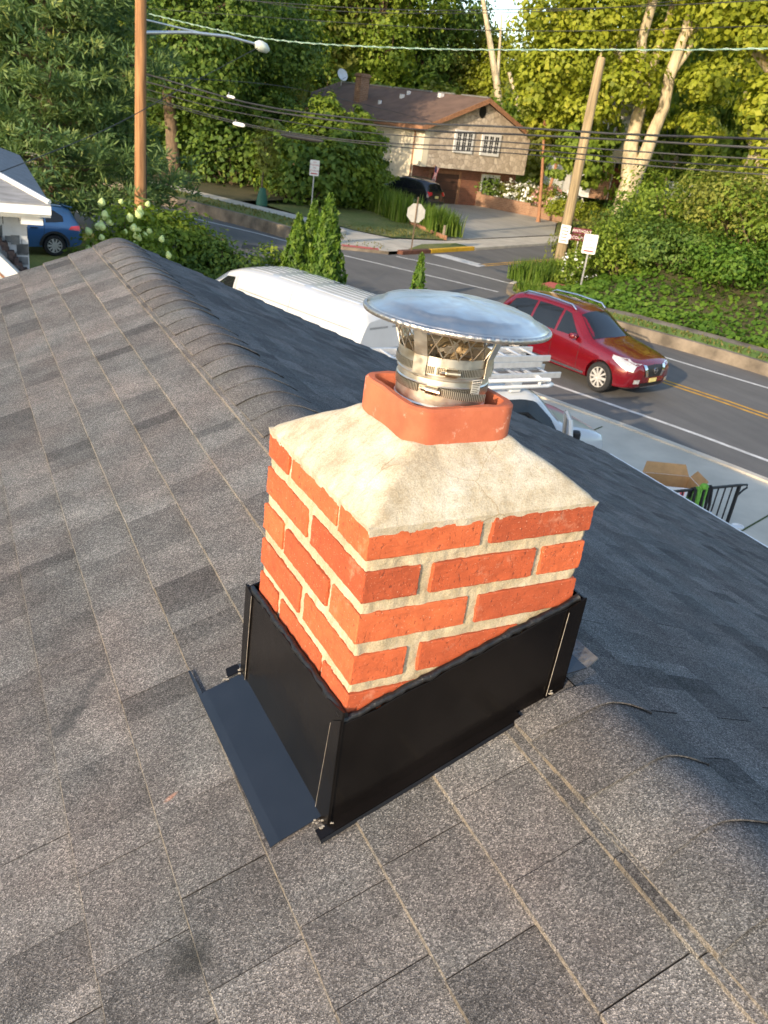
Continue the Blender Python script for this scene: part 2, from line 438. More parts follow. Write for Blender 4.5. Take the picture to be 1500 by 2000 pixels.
class MB:
    def __init__(s):
        s.v, s.f, s.t, s.uv = [], [], [], []
    def add(s, vs, fs, tint=.5, M4=None):
        o = len(s.v)
        for p in vs:
            p = Vector(p)
            s.v.append(M4 @ p if M4 else p)
        for f in fs:
            s.f.append([i + o for i in f])
            s.t.append(tint)
    def box(s, x0, x1, y0, y1, z0, z1, tint=.5, M4=None):
        s.add([(x0, y0, z0), (x1, y0, z0), (x1, y1, z0), (x0, y1, z0), (x0, y0, z1), (x1, y0, z1), (x1, y1, z1), (x0, y1, z1)],
              [(0, 3, 2, 1), (4, 5, 6, 7), (0, 1, 5, 4), (1, 2, 6, 5), (2, 3, 7, 6), (3, 0, 4, 7)], tint, M4)
        return s
    def quad(s, a, b, c, d, tint=.5):
        s.add([a, b, c, d], [(0, 1, 2, 3)], tint)
        return s
    def prism(s, poly, off, tint=.5, M4=None):
        """polygon (list of 3-d points) extruded by vector off"""
        n = len(poly)
        off = Vector(off)
        s.add([Vector(p) for p in poly] + [Vector(p) + off for p in poly],
              [list(range(n))[::-1], list(range(n, 2 * n))] + [(i, (i + 1) % n, n + (i + 1) % n, n + i) for i in range(n)], tint, M4)
        return s
    def tube(s, pts, r, n=8, cap=True, tint=.5):
        pts = [Vector(p) for p in pts]
        rs = list(r) if hasattr(r, '__len__') else [r] * len(pts)
        vs, fs = [], []
        up = None
        for i, p in enumerate(pts):
            t = (pts[min(i + 1, len(pts) - 1)] - pts[max(i - 1, 0)]).normalized()
            if up is None:
                up = Vector((0, 0, 1)) if abs(t.z) < .9 else Vector((1, 0, 0))
            a = t.cross(up)
            if a.length < 1e-6:
                a = t.cross(Vector((0, 1, 0)))
            a.normalize()
            b = a.cross(t).normalized()
            up = b
            for k in range(n):
                q = 2 * math.pi * k / n
                vs.append(p + (a * math.cos(q) + b * math.sin(q)) * rs[i])
        for i in range(len(pts) - 1):
            for k in range(n):
                fs.append((i * n + k, i * n + (k + 1) % n, (i + 1) * n + (k + 1) % n, (i + 1) * n + k))
        if cap:
            fs.append(tuple(range(n))[::-1])
            fs.append(tuple(range((len(pts) - 1) * n, len(pts) * n)))
        s.add(vs, fs, tint)
        return s
    def lathe(s, prof, n=32, M4=None, tint=.5, closed=False):
        vs, fs = [], []
        for (r, z) in prof:
            for k in range(n):
                a = 2 * math.pi * k / n
                vs.append((r * math.cos(a), r * math.sin(a), z))
        m_ = len(prof)
        for i in range(m_ - (0 if closed else 1)):
            j = (i + 1) % m_
            for k in range(n):
                fs.append((i * n + k, i * n + (k + 1) % n, j * n + (k + 1) % n, j * n + k))
        s.add(vs, fs, tint, M4)
        return s
    def grid(s, rows, tint=.5):
        n = len(rows[0])
        s.add([p for r in rows for p in r], [(i * n + k, i * n + k + 1, (i + 1) * n + k + 1, (i + 1) * n + k) for i in range(len(rows) - 1) for k in range(n - 1)], tint)
        return s
    def build(s, name, material, parent=None, smooth=None, bev=0., seg=2, tint=False, loc=None, rot=None):
        me = bpy.data.meshes.new(name)
        me.from_pydata([tuple(p) for p in s.v], [], s.f)
        if isinstance(material, str):
            material = M[material]
        me.materials.append(material)
        if tint:
            a = me.attributes.new('tint', 'FLOAT', 'FACE')
            tv = np.array(s.t, dtype=np.float32)
            a.data.foreach_set('value', tv % 2)
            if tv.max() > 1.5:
                a = me.attributes.new('lit_dust', 'FLOAT', 'FACE')
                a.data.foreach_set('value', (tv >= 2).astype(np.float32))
        if smooth is not None:
            me.polygons.foreach_set('use_smooth', np.ones(len(me.polygons), dtype=bool))
            me.set_sharp_from_angle(angle=rad(smooth))
        me.update()
        o = bpy.data.objects.new(name, me)
        COL.objects.link(o)
        if parent:
            o.parent = parent
        if bev:
            b = o.modifiers.new('bevel', 'BEVEL')
            b.width = bev
            b.segments = seg
            b.limit_method = 'ANGLE'
            b.angle_limit = rad(40)
        if loc is not None:
            o.location = loc
        if rot is not None:
            o.rotation_euler = rot
        return o

def box_uv(o):
    """simple box mapping in metres, for brick walls"""
    me = o.data
    uv = me.uv_layers.new(name='UVMap')
    for p in me.polygons:
        n = p.normal
        for li in p.loop_indices:
            c = me.vertices[me.loops[li].vertex_index].co
            if abs(n.z) > .7:
                uv.data[li].uv = (c.x, c.y)
            else:
                h = c.x * -n.y + c.y * n.x
                uv.data[li].uv = (h, c.z)
    return o
def recalc(o):
    bm = bmesh.new()
    bm.from_mesh(o.data)
    bmesh.ops.recalc_face_normals(bm, faces=bm.faces)
    bm.to_mesh(o.data)
    bm.free()
    return o
def islands(o):
    '''give every separate piece of a built mesh an object of its own'''
    me = o.data
    n = len(me.vertices)
    par = list(range(n))
    def root(i):
        while par[i] != i:
            par[i] = par[par[i]]
            i = par[i]
        return i
    for e in me.edges:
        a, b = root(e.vertices[0]), root(e.vertices[1])
        if a != b:
            par[a] = b
    groups = {}
    for p in me.polygons:
        groups.setdefault(root(p.vertices[0]), []).append(p)
    out = []
    for g_ in groups.values():
        b = MB()
        b.add([v.co for v in me.vertices], [])
        idx = {}
        b = MB()
        vs, fs = [], []
        for p in g_:
            f = []
            for vi in p.vertices:
                if vi not in idx:
                    idx[vi] = len(vs)
                    vs.append(me.vertices[vi].co.copy())
                f.append(idx[vi])
            fs.append(f)
        b.add(vs, fs)
        q = b.build(o.name.split('.')[0], me.materials[0], o.parent)
        if me.uv_layers:
            box_uv(q)
        out.append(q)
    bpy.data.objects.remove(o)
    return out
def copy_tree(o, parent=None):
    c = o.copy()
    COL.objects.link(c)
    c.parent = parent
    for ch in o.children:
        copy_tree(ch, c)
    return c
def structure(o):
    o['kind'] = 'structure'
    return o
def text(body, name, size, material, parent, loc, rot, align='CENTER', extrude=.001):
    cu = bpy.data.curves.new(name, 'FONT')
    cu.body = body
    cu.size = size
    cu.align_x = align
    cu.align_y = 'CENTER'
    cu.extrude = extrude
    cu.resolution_u = 2
    cu.space_line = .95
    tmp = bpy.data.objects.new(name, cu)
    COL.objects.link(tmp)
    bpy.context.view_layer.update()
    me = bpy.data.meshes.new_from_object(tmp.evaluated_get(bpy.context.evaluated_depsgraph_get()))
    bpy.data.objects.remove(tmp)
    bpy.data.curves.remove(cu)
    me.name = name
    me.materials.clear()
    me.materials.append(M[material])
    o = bpy.data.objects.new(name, me)
    COL.objects.link(o)
    o.parent = parent
    o.location = loc
    o.rotation_euler = rot
    return o
# ------------------------------------------------------------------ setting: ground, roads
from mathutils import noise as mnoise
def sheet(name, poly, z, material, parent=None, kind=True):
    b = MB()
    b.add([(p[0], p[1], p[2] if len(p) > 2 else z) for p in poly], [tuple(range(len(poly)))])
    o = b.build(name, material, parent)
    bm = bmesh.new(); bm.from_mesh(o.data)
    for f in bm.faces:
        if f.normal.z < 0:
            f.normal_flip()
    bmesh.ops.triangulate(bm, faces=bm.faces)
    bm.to_mesh(o.data); bm.free()
    if kind and not parent:
        structure(o)
    return o
def offset_line(pts, d):
    """polyline moved sideways (positive = to the right of travel)"""
    out = []
    for i in range(len(pts)):
        a, b = Vector(pts[max(i - 1, 0)][:2]), Vector(pts[min(i + 1, len(pts) - 1)][:2])
        t = (b - a).normalized()
        out.append((pts[i][0] + t.y * d, pts[i][1] - t.x * d))
    return out
def resample(pts, step):
    pts = [Vector((*p[:2], p[2] if len(p) > 2 else 0)) for p in pts]
    # Catmull-Rom smoothing
    out = []
    for i in range(len(pts) - 1):
        p0, p1, p2, p3 = pts[max(i - 1, 0)], pts[i], pts[i + 1], pts[min(i + 2, len(pts) - 1)]
        n = max(1, int((p2 - p1).length / step))
        for k in range(n):
            t = k / n
            out.append(.5 * ((2 * p1) + (p2 - p0) * t + (2 * p0 - 5 * p1 + 4 * p2 - p3) * t * t + (3 * p1 - p0 - 3 * p2 + p3) * t ** 3))
    out.append(pts[-1])
    return out
def ribbon(name, pts, wd, z, material, parent=None, step=1.0):
    p = [(q.x, q.y) for q in resample(pts, step)]
    a, b = offset_line(p, -wd / 2), offset_line(p, wd / 2)
    m_ = MB().grid([[(*x, z) for x in a], [(*x, z) for x in b]])
    o = m_.build(name, material, parent)
    if o.data.polygons and o.data.polygons[0].normal.z < 0:
        o.data.flip_normals()
    return o

# polylines measured on the ground plane (metres)
NEAR_W = [(1.0, 50), (3.2, 43), (5.4, 37.1), (5.95, 34.2), (7.4, 28.6), (10.2, 20.3), (12.3, 14.2), (13.3, 11.4), (14.0, 9.0), (15.1, 4), (15.7, -2), (15.8, -14)]
YEL_A = [(2.2, 53), (4.5, 46.2), (6.5, 40.8), (8.0, 36.8), (10.0, 31.5)]
YEL_B = [(14.9, 17.6), (15.9, 13.9), (16.4, 12.2), (16.75, 10.6), (17.6, 5), (18.0, -2), (18.1, -14)]
FAR_WL = [(3.6, 51.6), (7.8, 42.8), (9.0, 39.4), (10.7, 36.3), (12.2, 33.7), (13.0, 31.9), (14.2, 29.6), (17.6, 23.75)]
FAR_WR = [(17.25, 18.2), (17.9, 15.9), (18.4, 14.4), (18.9, 13.0), (20.0, 8), (20.5, 2), (20.6, -14)]
KERB_L = [(1.0, 58.5), (5.2, 50), (9.8, 40.5), (11.0, 37.8), (12.3, 35.0), (13.2, 32.6), (14.6, 31.0)]
KERB_R = [(18.75, 24.75), (17.85, 23.6), (17.5, 22.2), (17.8, 20.2), (18.6, 17.85), (19.18, 16.4), (19.57, 15.3), (19.96, 13.8), (21.0, 9), (21.6, 2), (21.7, -14)]

g = MB()
N = 14
R0 = 900
g.add([(-R0, -R0, -.06), (R0, -R0, -.06), (R0, R0, -.06), (-R0, R0, -.06)], [(0, 1, 2, 3)])
structure(g.build('ground', 'soil'))

near = [(q.x, q.y) for q in resample(offset_line(NEAR_W, 1.4), 2)]
far = [(3.0, 57.0), (6.2, 49.0), (10.2, 40.4), (12.6, 35.2), (13.6, 32.4), (14.9, 30.9), (16.6, 30.2), (22.2, 32.4), (29.8, 35.8), (60, 49), (62, 43.5), (30.6, 30.6), (22.1, 27.0), (19.9, 25.6), (18.8, 24.8), (17.85, 23.6),
       (17.5, 22.2), (17.8, 20.2), (18.6, 17.85), (19.2, 16.4), (19.6, 15.3), (20.0, 13.8), (21.05, 9), (21.65, 2), (21.75, -14)]
road = sheet('road', near + far[::-1], .004, 'asphalt')
ribbon('edge_line', NEAR_W, .13, .009, 'line_white', road)
ribbon('edge_line', FAR_WL, .13, .009, 'line_white', road)
ribbon('edge_line', FAR_WR, .13, .009, 'line_white', road)
ribbon('crossing_line', [(16.75, 29.9), (18.0, 28.0), (19.2, 25.3)], .14, .009, 'line_white', road)
for d in (-.13, .13):
    ribbon('centre_line', offset_line(YEL_A, d), .11, .009, 'line_yellow', road)
    ribbon('centre_line', offset_line(YEL_B, d), .11, .009, 'line_yellow', road)
    ribbon('centre_line', offset_line([(20.2, 28.75), (27.4, 31.7), (45, 39.2)], d), .10, .009, 'line_yellow', road)
sheet('stop_bar', [(18.95, 30.75), (19.75, 31.0), (20.45, 28.75), (19.75, 28.35)], .009, 'line_white', road)
# crack-sealed darker repair patches
sheet('repair_patch', [(10.6, 31.0), (12.0, 30.4), (11.6, 29.2), (10.2, 30.0)], .007, mat('patch_asphalt', (.052, .051, .05), .9), road)

# concrete apron and near pavement in front of the house
nearp = [(q.x, q.y) for q in resample(offset_line(NEAR_W, 1.4), 2)]
pad = [p for p in nearp if -14 <= p[1] <= 14.2]
pad = sheet('concrete_driveway', pad + [(4.6, -14), (4.6, 4.0), (2.2, 7.0), (2.2, 14.2)], .06, 'concrete_pad')
gap_m = mat('weedy_joint', (.055, .075, .02), .95, 0, .5, 14)
for a, b in (((8.6, 9.9), (11.5, 11.1)), ((10.4, 6.6), (13.6, 7.6)), ((11.5, 2.0), (14.4, 2.6))):
    ribbon('pavement_joint', [a, b], .035, .066, gap_m, pad, 5)
ribbon('pavement_joint', [(12.6, 7.25), (13.1, 7.42)], .12, .069, gap_m, pad, 5)
kb = MB()
kp = [p for p in nearp if -14 <= p[1] <= 14.5]
ko = offset_line(kp, -.16)
for i in range(len(kp) - 1):
    kb.add([(*kp[i], 0), (*kp[i + 1], 0), (*ko[i + 1], 0), (*ko[i], 0), (*kp[i], .10), (*kp[i + 1], .10), (*ko[i + 1], .10), (*ko[i], .10)],
           [(4, 5, 6, 7), (0, 1, 5, 4), (2, 3, 7, 6)])
structure(recalc(kb.build('kerb', 'concrete')))
# lawn strip between drive and road further up, front yard
yard = [p for p in nearp if 14.2 < p[1] < 46]
sheet('grass_verge', yard + [(2.2, 14.25), (-9, 14.25), (-9, 46)], .03, 'lawn')

# far left kerb wall, verge, pavement and corner lawn
KL = resample([(1.0, 58.5, .5), (5.2, 50, .5), (9.8, 40.5, .5), (11.0, 37.8, .5), (12.3, 35.0, .5), (13.2, 32.7, .46), (13.9, 31.7, .34), (14.8, 30.85, .12), (16.6, 30.3, .12)], 1.0)
kl2 = [(p.x, p.y) for p in KL]
def strip(name, off0, off1, material, dz0=0., dz1=0.):
    a, b = offset_line(kl2, off0), offset_line(kl2, off1)
    m_ = MB().grid([[(a[i][0], a[i][1], KL[i].z + dz0) for i in range(len(KL))], [(b[i][0], b[i][1], KL[i].z + dz1) for i in range(len(KL))]])
    o = m_.build(name, material)
    if o.data.polygons[0].normal.z < 0:
        o.data.flip_normals()
    return structure(o)
kw = MB()
ka, kb_ = offset_line(kl2, 0), offset_line(kl2, -.22)
for i in range(len(KL) - 1):
    z0, z1 = KL[i].z, KL[i + 1].z
    kw.add([(*ka[i], -.02), (*ka[i + 1], -.02), (*kb_[i + 1], -.02), (*kb_[i], -.02), (*ka[i], z0), (*ka[i + 1], z1), (*kb_[i + 1], z1), (*kb_[i], z0)],
           [(4, 5, 6, 7), (0, 1, 5, 4), (2, 3, 7, 6)])
o = recalc(kw.build('kerb_wall', 'concrete_old'))
tag(o, 'long stained concrete kerb wall holding the grass verge across the road', 'retaining wall')
strip('grass_verge', -.22, -2.0, 'lawn', -.02, -.01)
strip('pavement', -2.0, -3.1, 'concrete', -.005, -.005)
KL_all, kl2_all = KL, kl2
KL = [p for p in KL_all if p.y > 38.5]; kl2 = [(p.x, p.y) for p in KL]
strip('woodland_floor', -3.1, -9.5, 'soil', -.015, .12)
KL, kl2 = KL_all, kl2_all
sheet('corner_pavement', [(14.9, 30.9, .12), (16.6, 30.3, .12), (18.4, 31.0, .12), (22.2, 32.5, .12), (29.8, 35.9, .12), (40, 40.3, .12), (39.5, 41.6, .12), (29.2, 37.3, .12), (21.6, 34.0, .12), (18.6, 33.7, .12), (17.4, 35.4, .13), (15.6, 38.0, .3), (14.6, 37.4, .3), (15.2, 34.0, .2), (13.9, 32.2, .3)], .125, 'concrete')
sheet('corner_lawn', [(17.45, 35.5, .15), (18.65, 33.85, .15), (21.6, 34.15, .15), (22.4, 36.2, .17), (24.6, 45.5, .2), (18.5, 50, .45), (13.5, 45, .45), (15.7, 38.1, .32)], .15, 'lawn')
sheet('red_ramp', [(14.75, 30.95), (16.2, 30.42), (16.45, 31.0), (15.0, 31.55)], .133, 'kerb_red')
kq = MB()
def kerbseg(m_, a, b, h, wdt=.18):
    a, b = Vector(a), Vector(b)
    t = (b - a).normalized()
    nrm = Vector((-t.y, t.x)) * wdt
    m_.prism([(*a, -.01), (*b, -.01), (*(b + nrm), -.01), (*(a + nrm), -.01)], (0, 0, h + .01))
k1 = MB(); kerbseg(k1, (19.1, 31.05), (22.2, 32.4), .17)
tag(k1.build('painted_kerb', 'kerb_yellow', bev=.02), 'yellow painted kerb at the corner beside the stop sign', 'kerb')
k2 = MB(); kerbseg(k2, (17.25, 30.3), (19.05, 31.03), .16, .3)
tag(k2.build('storm_drain', 'rust', bev=.02), 'rusty brown storm drain hood set in the corner kerb', 'drain')
k3 = MB(); kerbseg(k3, (22.25, 32.42), (29.8, 35.8), .13); kerbseg(k3, (29.8, 35.8), (60, 49), .13)
structure(k3.build('kerb', 'concrete', bev=.02))
sheet('corner_grass', [(17.9, 31.0, .14), (19.2, 31.35, .14), (22.0, 32.65, .14), (21.8, 33.4, .14), (19.4, 32.5, .14)], .14, 'lawn')
sheet('asphalt_driveway', [(21.75, 34.15), (29.1, 37.4), (31.5, 38.4), (36.3, 44.3), (36.2, 52.4), (29.0, 49.9), (24.7, 46.0), (22.5, 36.2)], .13, 'asphalt_drive')
sheet('front_garden', [(31.6, 38.45, .11), (60, 50.5, .4), (80, 80, 1.0), (37, 62, .4), (36.4, 44.3, .2)], .15, 'lawn')

# right bank: verge, pavement strip and planted slope, one terrain sheet each
KR = [(q.x, q.y) for q in resample(KERB_R, .7)]
kz = [min(.35, .13 + max(0, (23.2 - p[1])) * .05) if p[1] < 23.2 else .13 for p in KR]
def rstrip(name, d0, d1, material, z0, z1, n=1):
    rows = []
    for j in range(n + 1):
        f = j / n
        o_ = offset_line(KR, -(d0 + (d1 - d0) * f))
        rows.append([(o_[i][0], o_[i][1], kz[i] + z0 + (z1 - z0) * f) for i in range(len(KR))])
    o = MB().grid(rows).build(name, material, smooth=60)
    if sum(p.normal.z for p in o.data.polygons) < 0:
        o.data.flip_normals()
    return structure(o)
kw = MB()
o0, o1 = offset_line(KR, 0), offset_line(KR, -.2)
for i in range(len(KR) - 1):
    kw.add([(*o0[i], -.02), (*o0[i + 1], -.02), (*o1[i + 1], -.02), (*o1[i], -.02), (*o0[i], kz[i]), (*o0[i + 1], kz[i + 1]), (*o1[i + 1], kz[i + 1]), (*o1[i], kz[i])],
           [(4, 5, 6, 7), (0, 1, 5, 4), (2, 3, 7, 6)])
tag(recalc(kw.build('kerb_wall', 'concrete_old')), 'weathered tan kerb wall under the bushy bank beyond the red car', 'retaining wall')
rstrip('grass_verge', .2, 1.15, 'lawn_green', -.01, 0.02)
rstrip('pavement', 1.15, 1.75, 'concrete_old', .02, .03)
# terrain behind (planted bank rising to the house plateau)
def seg_d(p, line):
    best = 1e9
    for i in range(len(line) - 1):
        a, b = Vector(line[i]), Vector(line[i + 1])
        ab = b - a
        t = max(0, min(1, (p - a).dot(ab) / ab.length_squared))
        best = min(best, (p - a - ab * t).length)
    return best
SS_N = [(18.8, 24.8), (19.9, 25.6), (22.1, 27.0), (30.6, 30.6), (62, 43.5), (120, 68)]
def sst(a, b, x):
    t = max(0, min(1, (x - a) / (b - a)))
    return t * t * (3 - 2 * t)
KRs = [KERB_R[i] for i in range(len(KERB_R))]
def bank_h(x, y):
    p = Vector((x, y))
    d = seg_d(p, KRs)
    e = seg_d(p, SS_N)
    h = .3 + 2.2 * sst(1.6, 8.5, d)
    return .12 + (h - .12) * sst(.2, 5.0, e)
def bank_in(x, y):
    p = Vector((x, y))
    for line in (KRs, SS_N):
        pass
    # right of the kerb line
    yy = y
    xs = None
    for i in range(len(KRs) - 1):
        (x0, y0), (x1, y1) = KRs[i], KRs[i + 1]
        if min(y0, y1) <= yy <= max(y0, y1):
            t = (yy - y0) / (y1 - y0 + 1e-9)
            xx = x0 + (x1 - x0) * t
            xs = xx if xs is None else max(xs, xx)
    if xs is not None and x < xs + .1:
        return False
    for i in range(len(SS_N) - 1):
        (x0, y0), (x1, y1) = SS_N[i], SS_N[i + 1]
        if x0 <= x <= x1:
            return y < y0 + (y1 - y0) * (x - x0) / (x1 - x0)
    return x >= 18.7 and yy < 24.8 or x > 120
BK_ROWS = []
nx = 26
KB = offset_line(KR, -1.75)
tb = MB()
rows = []
for j in range(nx + 1):
    d = 1.75 + (j / nx) ** 1.6 * 75
    row = []
    for i in range(len(KR)):
        # fan outwards: direction from kerb normal blending to the side street heading
        a = Vector(KR[max(i - 1, 0)]); b = Vector(KR[min(i + 1, len(KR) - 1)])
        t = (b - a).normalized()
        nrm = Vector((-t.y, t.x))
        ang_dir = Vector((.921, .389)) if KR[i][1] > 20 else nrm.lerp(Vector((.921, .389)), sst(8, 20, KR[i][1])).normalized()
        q = Vector(KB[i]) + ang_dir * (d - 1.75)
        row.append((q.x, q.y, max(bank_h(q.x, q.y), .10)))
    rows.append(row)
o = tb.grid(rows).build('planted_bank', 'soil', smooth=60)
if sum(p.normal.z for p in o.data.polygons) < 0:
    o.data.flip_normals()
structure(o)
ks = MB()
for i in range(len(SS_N) - 2):
    kerbseg(ks, SS_N[i + 1], SS_N[i], .14)
structure(ks.build('kerb', 'concrete', bev=.02))
sheet('red_ramp', [(19.0, 23.6), (20.3, 24.3), (20.6, 23.7), (19.3, 23.0)], .32, 'kerb_red')

# ------------------------------------------------------------------ the house under the camera
AZ = rad(1.393)
SL, SR = .407, .385
XR, ZR = .46, 4.397
YN, YF = -5.0, 4.5
house = empty('shingled_house', (0, 0, 0), -AZ, 'low house with grey asphalt shingle roof and rounded ridge caps under the chimney', 'house')
rng = random.Random(7)
def LP(x, y, h):
    return (x, y, 4.21 + SL * x + h)
def RP(x, y, h):
    return (x, y, ZR - SR * (x - XR) + h)
def make_slope(PF, xs, sgn, seed, sd=.12, mean=.5):
    """courses with butt lines at xs (from ridge downwards); sgn = +1 when downhill is -x"""
    R = random.Random(seed)
    m_ = MB()
    for xb in xs:
        xu = xb + sgn * .165
        xu = min(xu, XR - .002) if sgn > 0 else max(xu, XR + .002)
        y = YN - R.uniform(0, .2)
        prev = R.gauss(mean, sd)
        while y < YF:
            wd = min(.26, max(.11, R.gauss(.182, .03)))
            y1 = min(y + wd, YF)
            y0 = max(y, YN)
            if y1 - y0 > .01:
                gp = R.uniform(.0022, .0038) if sgn > 0 else R.uniform(.004, .006)
                h0, h1 = .0092 + R.uniform(-.0006, .001), .0006
                tl = R.uniform(.0010, .0036)          # far end of each tab sits a little higher
                ja, jb = R.uniform(-.0012, .0012), R.uniform(-.0012, .0012)
                t0_ = min(1, max(0, R.gauss(mean, sd)))
                ym = y0 + (y1 - gp - y0) * R.choice((.3, .4, .5, .6, .7, .35, .55))
                f = (ym - y0) / (y1 - gp - y0)
                hm = h0 + tl * f
                jm = ja + (jb - ja) * f
                ye = y1 - gp
                t1_ = min(1, max(0, t0_ - abs(R.gauss(.05, sd * 1.3)))) if R.random() < .8 else t0_
                for (ya, yb_, ha, hb_, j0, j1, tt) in ((y0, ym, h0, hm, ja, jm, t0_), (ym, ye, hm, h0 + tl, jm, jb, t1_)):
                    A, B = PF(xb + j0, ya, ha), PF(xb + j1, yb_, hb_)
                    Cc, D = PF(xu, yb_, h1 + (hb_ - h0) * .6), PF(xu, ya, h1 + (ha - h0) * .6)
                    Ab, Bb, Cb, Db = PF(xb + j0, ya, -.003), PF(xb + j1, yb_, -.003), PF(xu, yb_, -.005), PF(xu, ya, -.005)
                    m_.add([A, B, Cc, D, Ab, Bb, Cb, Db], [(0, 1, 2, 3)], tt)
                    m_.add([B, Cc, Cb, Bb], [(0, 1, 2, 3)], .0)
                    m_.add([A, D, Db, Ab], [(0, 1, 2, 3)], .0)
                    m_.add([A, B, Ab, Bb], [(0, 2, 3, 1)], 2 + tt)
            y = y1
    return m_
xsL = [.308 - .14 * k for k in range(0, 30)]
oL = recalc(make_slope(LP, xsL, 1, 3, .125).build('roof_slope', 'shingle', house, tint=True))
deck = MB(); deck.prism([LP(-4.0, YN, -.012), LP(XR, YN, -.012), LP(XR, YF, -.012), LP(-4.0, YF, -.012)], (0, 0, -.03)); deck.prism([RP(4.72, YN, -.012), RP(XR + .002, YN, -.012), RP(XR + .002, YF, -.012), RP(4.72, YF, -.012)], (0, 0, -.03))
deck.build('roof_deck', 'black_plastic', house)
xsR = [.56 + .14 * k for k in range(0, 31)]
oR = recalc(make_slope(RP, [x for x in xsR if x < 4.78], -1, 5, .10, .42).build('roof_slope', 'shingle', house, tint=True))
cap, cap2 = MB(), MB()
R = random.Random(11)
DX = [-.135 + .27 * i / 16 for i in range(17)]
yb = YF - .15
while yb > YN:
    # butt edge faces the camera side; the tail runs under the next cap up the ridge
    ye = min(yb + .29, YF + .01)
    ti = min(1, max(0, R.gauss(.44, .09)))
    jx = R.uniform(-.003, .003)
    hb, ht = (.0105 if yb > .3 else .0135) + R.uniform(-.001, .002), .0035
    skip = -.16 < yb < .44
    if -.16 < yb <= -.04:
        skip, ye = False, -.024
    if yb < -.16 and ye > -.024:
        ye = -.024
    if not skip:
        f1 = (ye - yb) / .29
        tail, top, low = [], [], []
        for dx in DX:
            zz = ZR - .40 * (math.sqrt(dx * dx + .050 ** 2) - .050) - .011 * (abs(dx) / .135) ** 2.5
            wv = .0035 * math.sin(dx * 31 + jx * 900)
            lift = .0022 * abs(dx) / .135 * R.random()
            top.append((XR + dx + jx, yb + wv, zz + hb + lift - .003))
            tail.append((XR + dx + jx, ye, zz + hb + (ht - hb) * f1 - .003))
            low.append((XR + dx + jx, yb + wv + .0004, zz + hb + lift - .0062))
        c_ = cap if yb > .3 else cap2
        c_.grid([top, tail], ti)
        c_.grid([low, top], .28)
        for e in (0, -1):
            lo = [(p[0], p[1], p[2] - .010) for p in (tail[e], top[e])]
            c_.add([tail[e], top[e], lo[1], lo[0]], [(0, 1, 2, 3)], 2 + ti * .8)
    yb -= .143
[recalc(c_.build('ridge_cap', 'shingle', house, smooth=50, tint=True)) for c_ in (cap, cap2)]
# paint specks and stains on shingles, walls, fascia, gutter
hw = MB()
hw.prism([(-3.55, YN + .3, 0), (4.35, YN + .3, 0), (4.35, YN + .3, 2.62), (XR, YN + .3, 4.16), (-3.55, YN + .3, 2.55)], (0, YF - YN - .6, 0))
hw.build('wall', 'siding_white', house)
fa = MB()
fa.box(4.70, 4.73, YN, YF, 2.56, 2.735)
fa.prism([RP(4.72, YF + .002, -.016), RP(XR, YF + .002, -.016), LP(-4.0, YF + .002, -.016), LP(-4.0, YF + .002, -.17), RP(XR, YF + .002, -.19), RP(4.72, YF + .002, -.17)], (0, .025, 0))
fa.build('fascia', 'trim_white', house)
gu = MB()
prof = [(4.735, 2.70), (4.735, 2.60), (4.80, 2.585), (4.85, 2.62), (4.855, 2.715), (4.84, 2.715), (4.835, 2.63), (4.80, 2.605), (4.75, 2.615), (4.75, 2.70)]
gu.prism([(x, YN, z) for x, z in prof], (0, YF - YN, 0))
gu.build('gutter', 'trim_white', house)

# ------------------------------------------------------------------ the chimney
CZ = 4.763
CW, CD = .42, .403
chim = empty('brick_chimney', (0, 0, CZ), 0, 'orange red brick chimney with domed mortar crown and black metal flashing on the shingle roof', 'chimney')
zs = [(-.002, -.050), (-.071, -.124), (-.145, -.197), (-.219, -.273), (-.292, -.345), (-.366, -.419), (-.440, -.493), (-.512, -.57)]
bk = MB()
R = random.Random(21)
def brick(x0, x1, y0, y1, z0, z1):
    e = lambda: R.uniform(-.0012, .0012)
    bk.box(x0 + e(), x1 + e(), y0 + e(), y1 + e(), z0 + e() * .7, z1 + e() * .7, R.random())
for i, (zt, zb) in enumerate(zs):
    if i % 2 == 0:
        L_ = [(0, .198, 0, .098), (.217, CW, 0, .098), (0, .095, .111, .296), (0, .198, .311, CD), (.217, CW, .311, CD), (.325, CW, .111, .296)]
    else:
        L_ = [(0, .097, 0, .196), (.119, .315, 0, .096), (.330, CW, 0, .196), (0, .097, .214, CD), (.119, .315, .308, CD), (.330, CW, .214, CD)]
    for b in L_:
        if i >= 5 and b[0] > .2:
            continue
        brick(*b, zb, zt)
ob = bk.build('brickwork', 'brick', chim, tint=True)
bm = bmesh.new(); bm.from_mesh(ob.data)
bmesh.ops.bevel(bm, geom=list(bm.edges), offset=.0018, segments=1, affect='EDGES')
long_e = [e for e in bm.edges if e.calc_length() > .03]
bmesh.ops.subdivide_edges(bm, edges=long_e, cuts=22, use_grid_fill=True)
for v in bm.verts:
    n_ = mnoise.noise_vector(v.co * 45) * .0008 + mnoise.noise_vector(v.co * 200) * .0008 + mnoise.noise_vector(v.co * 420) * .0008
    v.co += n_
for f in bm.faces:
    f.smooth = True
bm.to_mesh(ob.data); bm.free()
ob.data.set_sharp_from_angle(angle=rad(28))
mo = MB()
ri = .0052
mo.box(ri, CW - ri, ri, CD - ri, -.62, .0)
om = mo.build('mortar_joint', 'mortar', chim)
bm = bmesh.new(); bm.from_mesh(om.data)
bmesh.ops.subdivide_edges(bm, edges=list(bm.edges), cuts=100, use_grid_fill=True)
for v in bm.verts:
    v.co += mnoise.noise_vector(v.co * 38) * .0022 + mnoise.noise_vector(v.co * 110) * .0016 + mnoise.noise_vector(v.co * 260) * .0010
for f in bm.faces:
    f.smooth = True
